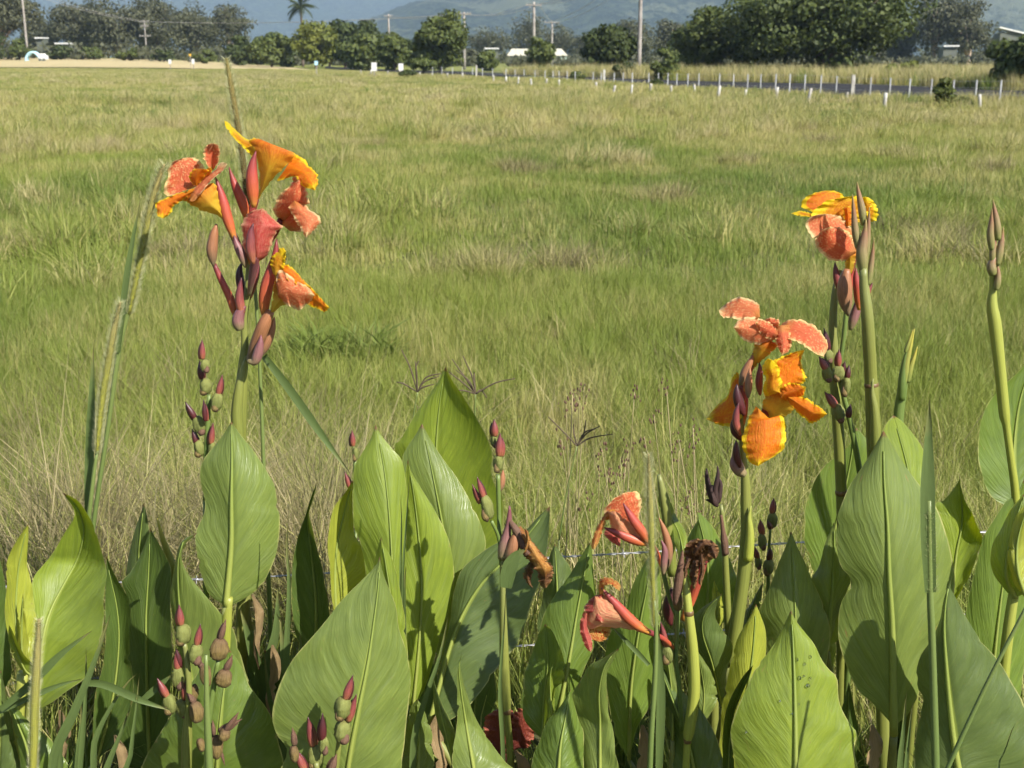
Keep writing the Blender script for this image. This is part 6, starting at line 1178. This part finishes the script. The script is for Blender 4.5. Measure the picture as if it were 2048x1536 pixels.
# ================================================================== grasses in front, wire
def bristles(parent, path, seed, n=900, ln=0.011):
    r = np.random.default_rng(seed); p = np.array(path, float)
    q = PA(p[:, :2], p[:, 2]); dist = np.linalg.norm(q - np.array((0, 0, CAMH)), axis=1); c = crv3(np.concatenate([q, (p[:, 3] * .5 * dist / FPX)[:, None]], 1), 80)
    V, F = [], []; o = org(parent); up = c[-1, :3] - c[0, :3]; up /= np.linalg.norm(up)
    for i in range(n):
        k = int(r.random() * 79); b = c[k, :3]; d = r.normal(0, 1, 3); d -= up * d.dot(up); d /= np.linalg.norm(d); s = b + d * c[k, 3] * .8
        t = s + (d * .75 + up * .75) * ln * r.uniform(.5, 1.15); sv = np.cross(d + up, r.normal(0, 1, 3)); side = sv / np.linalg.norm(sv) * .0004
        V += [s - side - o, s + side - o, t - o]; F.append((3 * i, 3 * i + 1, 3 * i + 2))
    return tag(add('bristles', mesh('bristles', V, F, [(0, 0), (0, 0), (0, 1)] * n, False), M['bristle'], parent), kind='stuff')
def foxtail(px, d, label, stem_, head, mat='seed_head', n=900, ln=.011, group='foxtail grass stalks'):
    X = (px - CX) / FPX * math.hypot(d, 1.2); t = thing('foxtail_grass', (X, d, float(zg(X, d))), label, 'grass stalk', group)
    w = P(stem_[0][0], stem_[0][1], stem_[0][2]); k = np.linalg.norm(w - np.array((0, 0, CAMH))) / FPX; g = org(t)
    tube('stem', t, M['grass_stem'], [(*g, .003), (*(g * .5 + w * .5), .003), (*w, stem_[0][3] * .5 * k)], 6, 6, True)
    tube('stem', t, M['grass_stem'], stem_, 8)
    if head:
        h = tube('seed_head', t, M[mat], [(a_, b_, c_, w_ * .62) for a_, b_, c_, w_ in head], 10, 30); bristles(h, [(a_, b_, c_, w_ * .5) for a_, b_, c_, w_ in head], int(px), int(n * 2.4), ln * 1.35)
    return t
def blade(parent, pts, d, w, mat='grass_blade', dt=0.0, name='leaf_blade'):
    c = crv(pts, 18); tn = np.gradient(c, axis=0); tn /= np.linalg.norm(tn, axis=1)[:, None] + 1e-9; nn = np.stack([-tn[:, 1], tn[:, 0]], -1)
    t = np.linspace(0, 1, 18); ww = w * .5 * np.minimum(1, (1 - t) * 2.2) ** .8 * (0.75 + .25 * np.minimum(1, t * 4))
    dd = d + dt * t
    V, U = [], []
    for j, s in enumerate((-1, 0, 1)):
        q = PA(c + nn * (ww * s)[:, None], dd + (abs(s) - 1) * -.0025); V.append(q); U.append(np.stack([np.full(18, j / 2), t], -1))
    V = np.stack(V, 1).reshape(-1, 3) - org(parent); U = np.stack(U, 1).reshape(-1, 2)
    return add(name, mesh(name, V, grid_faces(18, 3), U), M[mat], parent)
D = 2.36
t = foxtail(150, D, 'taller foxtail grass with a fuzzy arched head touching the left flower', [(170, 1190, D, 8), (188, 1040, D, 9), (215, 860, D, 9), (238, 700, D, 10), (262, 600, D, 8)], [(258, 628, D, 12), (272, 560, D, 17), (288, 480, D, 20), (302, 410, D, 20), (318, 355, D, 17), (329, 328, D, 6)], n=1500, ln=.012)
blade(t, [(236, 705), (246, 610), (260, 510), (281, 398)], D - .01, 13, name='leaf_sheath')
t = foxtail(165, D - .05, 'shorter foxtail grass with a fuzzy head left of the taller one', [(160, 1190, D - .05, 8), (178, 1030, D - .05, 9), (190, 930, D - .05, 7), (195, 900, D - .05, 6)], [(194, 908, D - .05, 9), (202, 820, D - .05, 18), (214, 740, D - .05, 21), (228, 660, D - .05, 18), (241, 604, D - .05, 6)], n=1300, ln=.011)
blade(t, [(176, 1040), (178, 940), (182, 830), (187, 688)], D - .03, 18, name='leaf_sheath')
D = 2.46
t = foxtail(545, D, 'dark foxtail grass rising behind the left flowers to the highest point', [(548, 1560, D, 9), (540, 1240, D, 9), (528, 950, D, 8), (519, 720, D, 7), (512, 600, D, 7), (500, 470, D, 8)], [(500, 475, D, 14), (496, 420, D, 18), (487, 330, D, 19), (474, 240, D, 18), (462, 170, D, 17), (452, 116, D, 6)], 'seed_head_brown', 1700, .010)
blade(t, [(528, 712), (580, 780), (640, 865), (702, 950)], D - .05, 17)
D = 1.9
foxtail(62, D, 'short thick yellow foxtail grass in front at the lower left', [(62, 1640, D, 12), (64, 1580, D, 12), (66, 1540, D, 14)], [(64, 1580, D, 18), (68, 1480, D, 23), (70, 1400, D, 24), (74, 1320, D, 22), (78, 1238, D, 8)], n=1700, ln=.008)
D = 2.02
t = foxtail(1300, D, 'yellow foxtail grass in front of the drooping coral flowers', [(1298, 1600, D, 11), (1302, 1480, D, 11), (1310, 1350, D, 10), (1312, 1250, D, 8), (1308, 1200, D, 7)], [(1309, 1255, D, 8), (1306, 1180, D, 13), (1303, 1090, D, 19), (1300, 1000, D, 19), (1297, 908, D, 7)], n=1500, ln=.009)
blade(t, [(1318, 1540), (1322, 1400), (1318, 1300), (1316, 1240)], D + .005, 18, name='leaf_sheath')
D = 1.55
t = foxtail(1875, D, 'close soft-edged grass stalk crossing the huge ribbed leaf', [(1874, 1640, D, 15), (1870, 1480, D, 15), (1864, 1280, D, 14), (1860, 1180, D, 13), (1858, 1000, D, 12)], None)
blade(t, [(1861, 1185), (1856, 1060), (1856, 940), (1859, 795)], D - .005, 30, name='leaf_sheath')
bristles(t, [(1863, 1185, D, 22), (1860, 1100, D, 22), (1859, 1020, D, 18)], 77, 300, .006)
t = foxtail(1880, 1.7, 'thin dark grass stalk slanting across the lower right corner', [(1880, 1570, 1.7, 9), (1930, 1460, 1.7, 9), (1985, 1345, 1.7, 8), (2060, 1200, 1.7, 7)], None)
t = foxtail(410, 1.9, 'green grass stalk in front of the pod cluster at the lower left', [(420, 1640, 1.93, 15), (418, 1520, 1.93, 15), (414, 1420, 1.93, 12), (412, 1310, 1.93, 7)], None)
# finger grass heads
def fingers(px, py, d, base, tips, label):
    X = (base[0] - CX) / FPX * math.hypot(d, 1.2); t = thing('finger_grass', (X, d, float(zg(X, d))), label, 'grass stalk', 'dark finger grass heads'); g = org(t); w = P(*base, d)
    tube('stem', t, M['grass_stem'], [(*g, .0015), (*(g * .5 + w * .5), .0015), (*w, .0012)], 5, 6, True); tube('stem', t, M['grass_stem'], [(base[0], base[1], d, 3.5), ((base[0] + px) / 2 - 3, (base[1] + py) / 2, d, 3), (px, py, d, 3)], 5)
    for k, (mx, my, x, y) in enumerate(tips): tube('finger', t, M['finger_spike'], [(px, py, d, 3), (mx, my, d + .006 * math.sin(k * 2), 3.2), (x, y, d + .012 * math.sin(k * 2), 2)], 5, 12)
fingers(835, 784, 2.75, (822, 900), [(820, 735, 803, 700), (808, 768, 793, 764), (833, 745, 830, 722), (852, 755, 882, 747), (848, 764, 878, 752), (845, 775, 868, 768), (832, 735, 838, 722)], 'dark finger grass head left of the highest broad leaf tip')
fingers(951, 788, 2.75, (955, 880), [(945, 755, 926, 712), (930, 755, 904, 718), (925, 765, 898, 744), (990, 766, 1030, 757), (962, 780, 974, 796), (932, 782, 915, 780), (938, 762, 912, 740), (948, 745, 950, 760)], 'dark finger grass head right of the highest broad leaf tip')
fingers(1154, 892, 2.75, (1118, 1080), [(1125, 862, 1097, 834), (1148, 868, 1147, 848), (1172, 868, 1200, 852), (1180, 876, 1226, 868), (1166, 872, 1172, 840), (1168, 866, 1186, 858)], 'dark finger grass head above the centre field')
# long loose blades of grass between the canna leaves
def grass_clump(px, d, label, blades):
    X = (px - CX) / FPX * math.hypot(d, 1.2); t = thing('grass_clump', (X, d, float(zg(X, d))), label, 'grass clump', 'grass clumps among the canna plants')
    for pts, w, dd in blades: blade(t, [(px, 1720)] + pts if pts[0][1] > 1480 else pts, d + dd, w)
    return t
grass_clump(150, 1.92, 'clump of long arching grass blades at the lower left', [([(105, 1540), (150, 1420), (190, 1320), (222, 1225)], 20, 0), ([(0, 1420), (60, 1370), (120, 1310), (186, 1260)], 16, .02), ([(-5, 1425), (60, 1395), (120, 1370), (165, 1358)], 12, .03), ([(165, 1366), (210, 1370), (280, 1400), (345, 1422)], 16, .02), ([(185, 1550), (190, 1480), (230, 1400), (268, 1350), (275, 1346)], 13, .04), ([(160, 1540), (168, 1440), (172, 1360), (172, 1292)], 11, .03), ([(250, 1540), (265, 1470), (274, 1400), (279, 1345)], 10, .02), ([(212, 1540), (240, 1470), (262, 1410)], 14, .05), ([(120, 1540), (124, 1470), (122, 1400)], 14, .06), ([(150, 1540), (160, 1470), (163, 1402)], 14, .06), ([(285, 1400), (320, 1370), (345, 1348)], 14, .08)])
grass_clump(590, 2.2, 'clump of upright grass blades left of the very broad pale front leaf', [([(580, 1500), (572, 1350), (578, 1180), (574, 1100), (577, 1026)], 14, .0), ([(590, 1500), (568, 1330), (560, 1230), (552, 1225)], 22, .03), ([(545, 1440), (510, 1320), (480, 1215)], 22, .1), ([(598, 1480), (604, 1360), (600, 1260)], 14, .02), ([(520, 1420), (535, 1330), (552, 1260), (556, 1170)], 18, .12), ([(500, 1450), (505, 1350), (500, 1220)], 20, .14), ([(570, 1500), (540, 1400), (528, 1300)], 16, .06)])
grass_clump(830, 2.05, 'thin grass blades standing before the glossy upright leaves', [([(812, 1330), (805, 1180), (812, 1050), (820, 945)], 5, .1), ([(803, 1300), (801, 1150), (803, 1050), (801, 985)], 5, .1), ([(826, 1500), (850, 1400), (880, 1310), (898, 1225)], 13, .0), ([(824, 1520), (835, 1460), (862, 1370)], 10, .01), ([(812, 1420), (806, 1300), (808, 1180), (812, 1130)], 14, .12)])
grass_clump(1010, 2.1, 'short broad grass blade beside the withered amber flower', [([(1012, 1176), (1018, 1140), (1032, 1112), (1052, 1098)], 30, -.02), ([(1006, 1500), (1000, 1380), (1008, 1250), (1012, 1175)], 9, -.03)])
grass_clump(1800, 1.9, 'pair of narrow grass blades at the foot of the huge ribbed leaf', [([(1800, 1540), (1806, 1470), (1813, 1383)], 13, 0), ([(1812, 1540), (1818, 1470), (1826, 1400)], 10, 0), ([(1830, 1540), (1822, 1510), (1815, 1495)], 6, 0)])
grass_clump(1270, 2.1, 'slanting grass blade under the drooping coral flowers', [([(1298, 1330), (1270, 1300), (1245, 1275), (1222, 1252)], 10, -.02)])
grass_clump(1995, 1.8, 'thin dry blade at the lower right corner', [([(1996, 1540), (2010, 1500), (2024, 1460), (2032, 1445)], 8, 0)])
# tall straws and loose blades of the fence line
r = np.random.default_rng(21)
straw = thing('straw_clump', (0, 2.9, 0), 'loose pale straws and seed stems standing along the near wire', 'straw')
bl = []
for i in range(110):
    d = r.uniform(2.75, 4.2); x0 = r.uniform(-60, 2100) if r.random() < .45 else r.choice([120, 330, 600, 640, 1250, 1380]) + r.normal(0, 110); y0 = 1190 + r.uniform(0, 120); h = r.uniform(90, 330); ln = r.normal(0, 90)
    c = crv([(x0, y0), (x0 + ln * .3, y0 - h * .55), (x0 + ln, y0 - h)], 9); k = r.uniform(1.2, 2.6)
    v, f, uv = tube_geo([(q[0], q[1], d, k * (1 - .6 * i2 / 8)) for i2, q in enumerate(c)], 4, 9); bl.append((v, f))
m1, nt = newmat('straw'); geo = N(nt, 'ShaderNodeObjectInfo'); gg = N(nt, 'ShaderNodeNewGeometry')
finish(nt, mix(nt, ramp(nt, noise(nt, gg.outputs['Position'], 4.0), .35, .65), (.34, .28, .15), (.20, .18, .075)), .7, .2)
V, F = [], []
for v, f in bl: o = len(V); V += list(v); F += [tuple(o + q for q in t) for t in f]
tag(add('straws', mesh('straws', np.array(V) - np.array((0, 2.9, 0)), F), M['straw'], straw), kind='stuff')
# reddish sedge heads right of centre
sd = thing('sedge_clump', (0.28, 3.1, float(zg(.28, 3.1))), 'sedge stems with small rusty brown heads right of the centre field', 'sedge'); V, F = [], []
V2, F2 = [], []
for i in range(26):
    d = r.uniform(2.9, 3.5); x0 = r.uniform(1120, 1420); y0 = r.uniform(760, 1060); xb = x0 + r.normal(10, 40)
    v, f, uv = tube_geo([(xb, 1230, d, 2.5), ((xb + x0) / 2, (1230 + y0) / 2, d, 2.2), (x0, y0, d, 1.8)], 4, 8); o = len(V); V += list(v); F += [tuple(o + q for q in t) for t in f]
    for k in range(9):
        c = P(x0 + r.normal(0, 9), y0 + r.normal(6, 13), d + r.normal(0, .01)); pv, pf, _ = pod_mesh(k); o = len(V2); s = r.uniform(.004, .008); V2 += list(c + pv * np.array((s * .7, s * .7, s * 1.3))); F2 += [tuple(o + q for q in t) for t in pf]
tag(add('stems', mesh('stems', np.array(V) - org(sd), F), M['straw'], sd), kind='stuff'); tag(add('seed_heads', mesh('seed_heads', np.array(V2) - org(sd), F2), M['dry_brown'], sd), kind='stuff')
# barbed wire
m, nt = newmat('galvanised_wire'); pb = N(nt, 'ShaderNodeBsdfPrincipled'); pb.inputs['Base Color'].default_value = (.42, .42, .43, 1); pb.inputs['Metallic'].default_value = .7; pb.inputs['Roughness'].default_value = .5
nt.links.new(pb.outputs[0], N(nt, 'ShaderNodeOutputMaterial').inputs['Surface'])
bw = thing('barbed_wire_fence', (0, 2.85, float(zg(0, 2.85))), 'barbed wire fence strung just behind the canna plants', 'fence'); o_ = org(bw)
for pth in ([(-300, 1185), (300, 1162), (560, 1152), (1060, 1118), (1300, 1104), (1600, 1085), (2400, 1040)], [(-300, 1390), (560, 1330), (1040, 1292), (1600, 1250), (2400, 1200)]):
    c = crv(pth, 200); V, F = [], []
    for s in (0, math.pi):
        tw = np.linspace(0, 330, 400); cc = np.stack([np.interp(np.linspace(0, 199, 400), np.arange(200), c[:, k]) for k in (0, 1)], -1); q = PA(cc, np.full(400, 2.85)); q[:, 1] += .0017 * np.cos(tw + s); q[:, 2] += .0017 * np.sin(tw + s)
        v, f, uv = tube_geo(np.concatenate([q, np.full((400, 1), .0013)], 1), 5, 400, True); o = len(V); V += list(v); F += [tuple(o + i for i in t) for t in f]
    w = add('wire_strand', mesh('wire_strand', np.array(V) - o_, F), M['galvanised_wire'], bw)
    for k in range(6, 200, 9):
        b = PA(c[k:k + 1], np.array([2.85]))[0]; V, F = [], []
        for a in (.6, 2.3, 3.9, 5.3):
            e = b + np.array((.004 * math.cos(a * 3), .013 * math.cos(a), .013 * math.sin(a))); v, f, uv = tube_geo([(*b, .001), (*((b + e) / 2), .001), (*e, .0004)], 4, 4, True); o = len(V); V += list(v); F += [tuple(o + i for i in t) for t in f]
        q = np.array(b); v, f, uv = tube_geo([(b[0] - .005, b[1], b[2], .003), (b[0], b[1], b[2], .0034), (b[0] + .005, b[1], b[2], .003)], 6, 4, True); o = len(V); V += list(v); F += [tuple(o + i for i in t) for t in f]
        add('barb', mesh('barb', np.array(V) - o_, F), M['galvanised_wire'], w)
for X in (-1.75, 1.95):
    g = np.array((X, 2.9, float(zg(X, 2.9)))) - o_
    v, f, uv = tube_geo([(*(g + np.array((0, 0, -.1))), .045), (*(g + np.array((.01, 0, .5))), .043), (*(g + np.array((0, 0, 1.0))), .04)], 9, 6, True); add('post', mesh('post', v, f, uv), M['post_white'], bw)
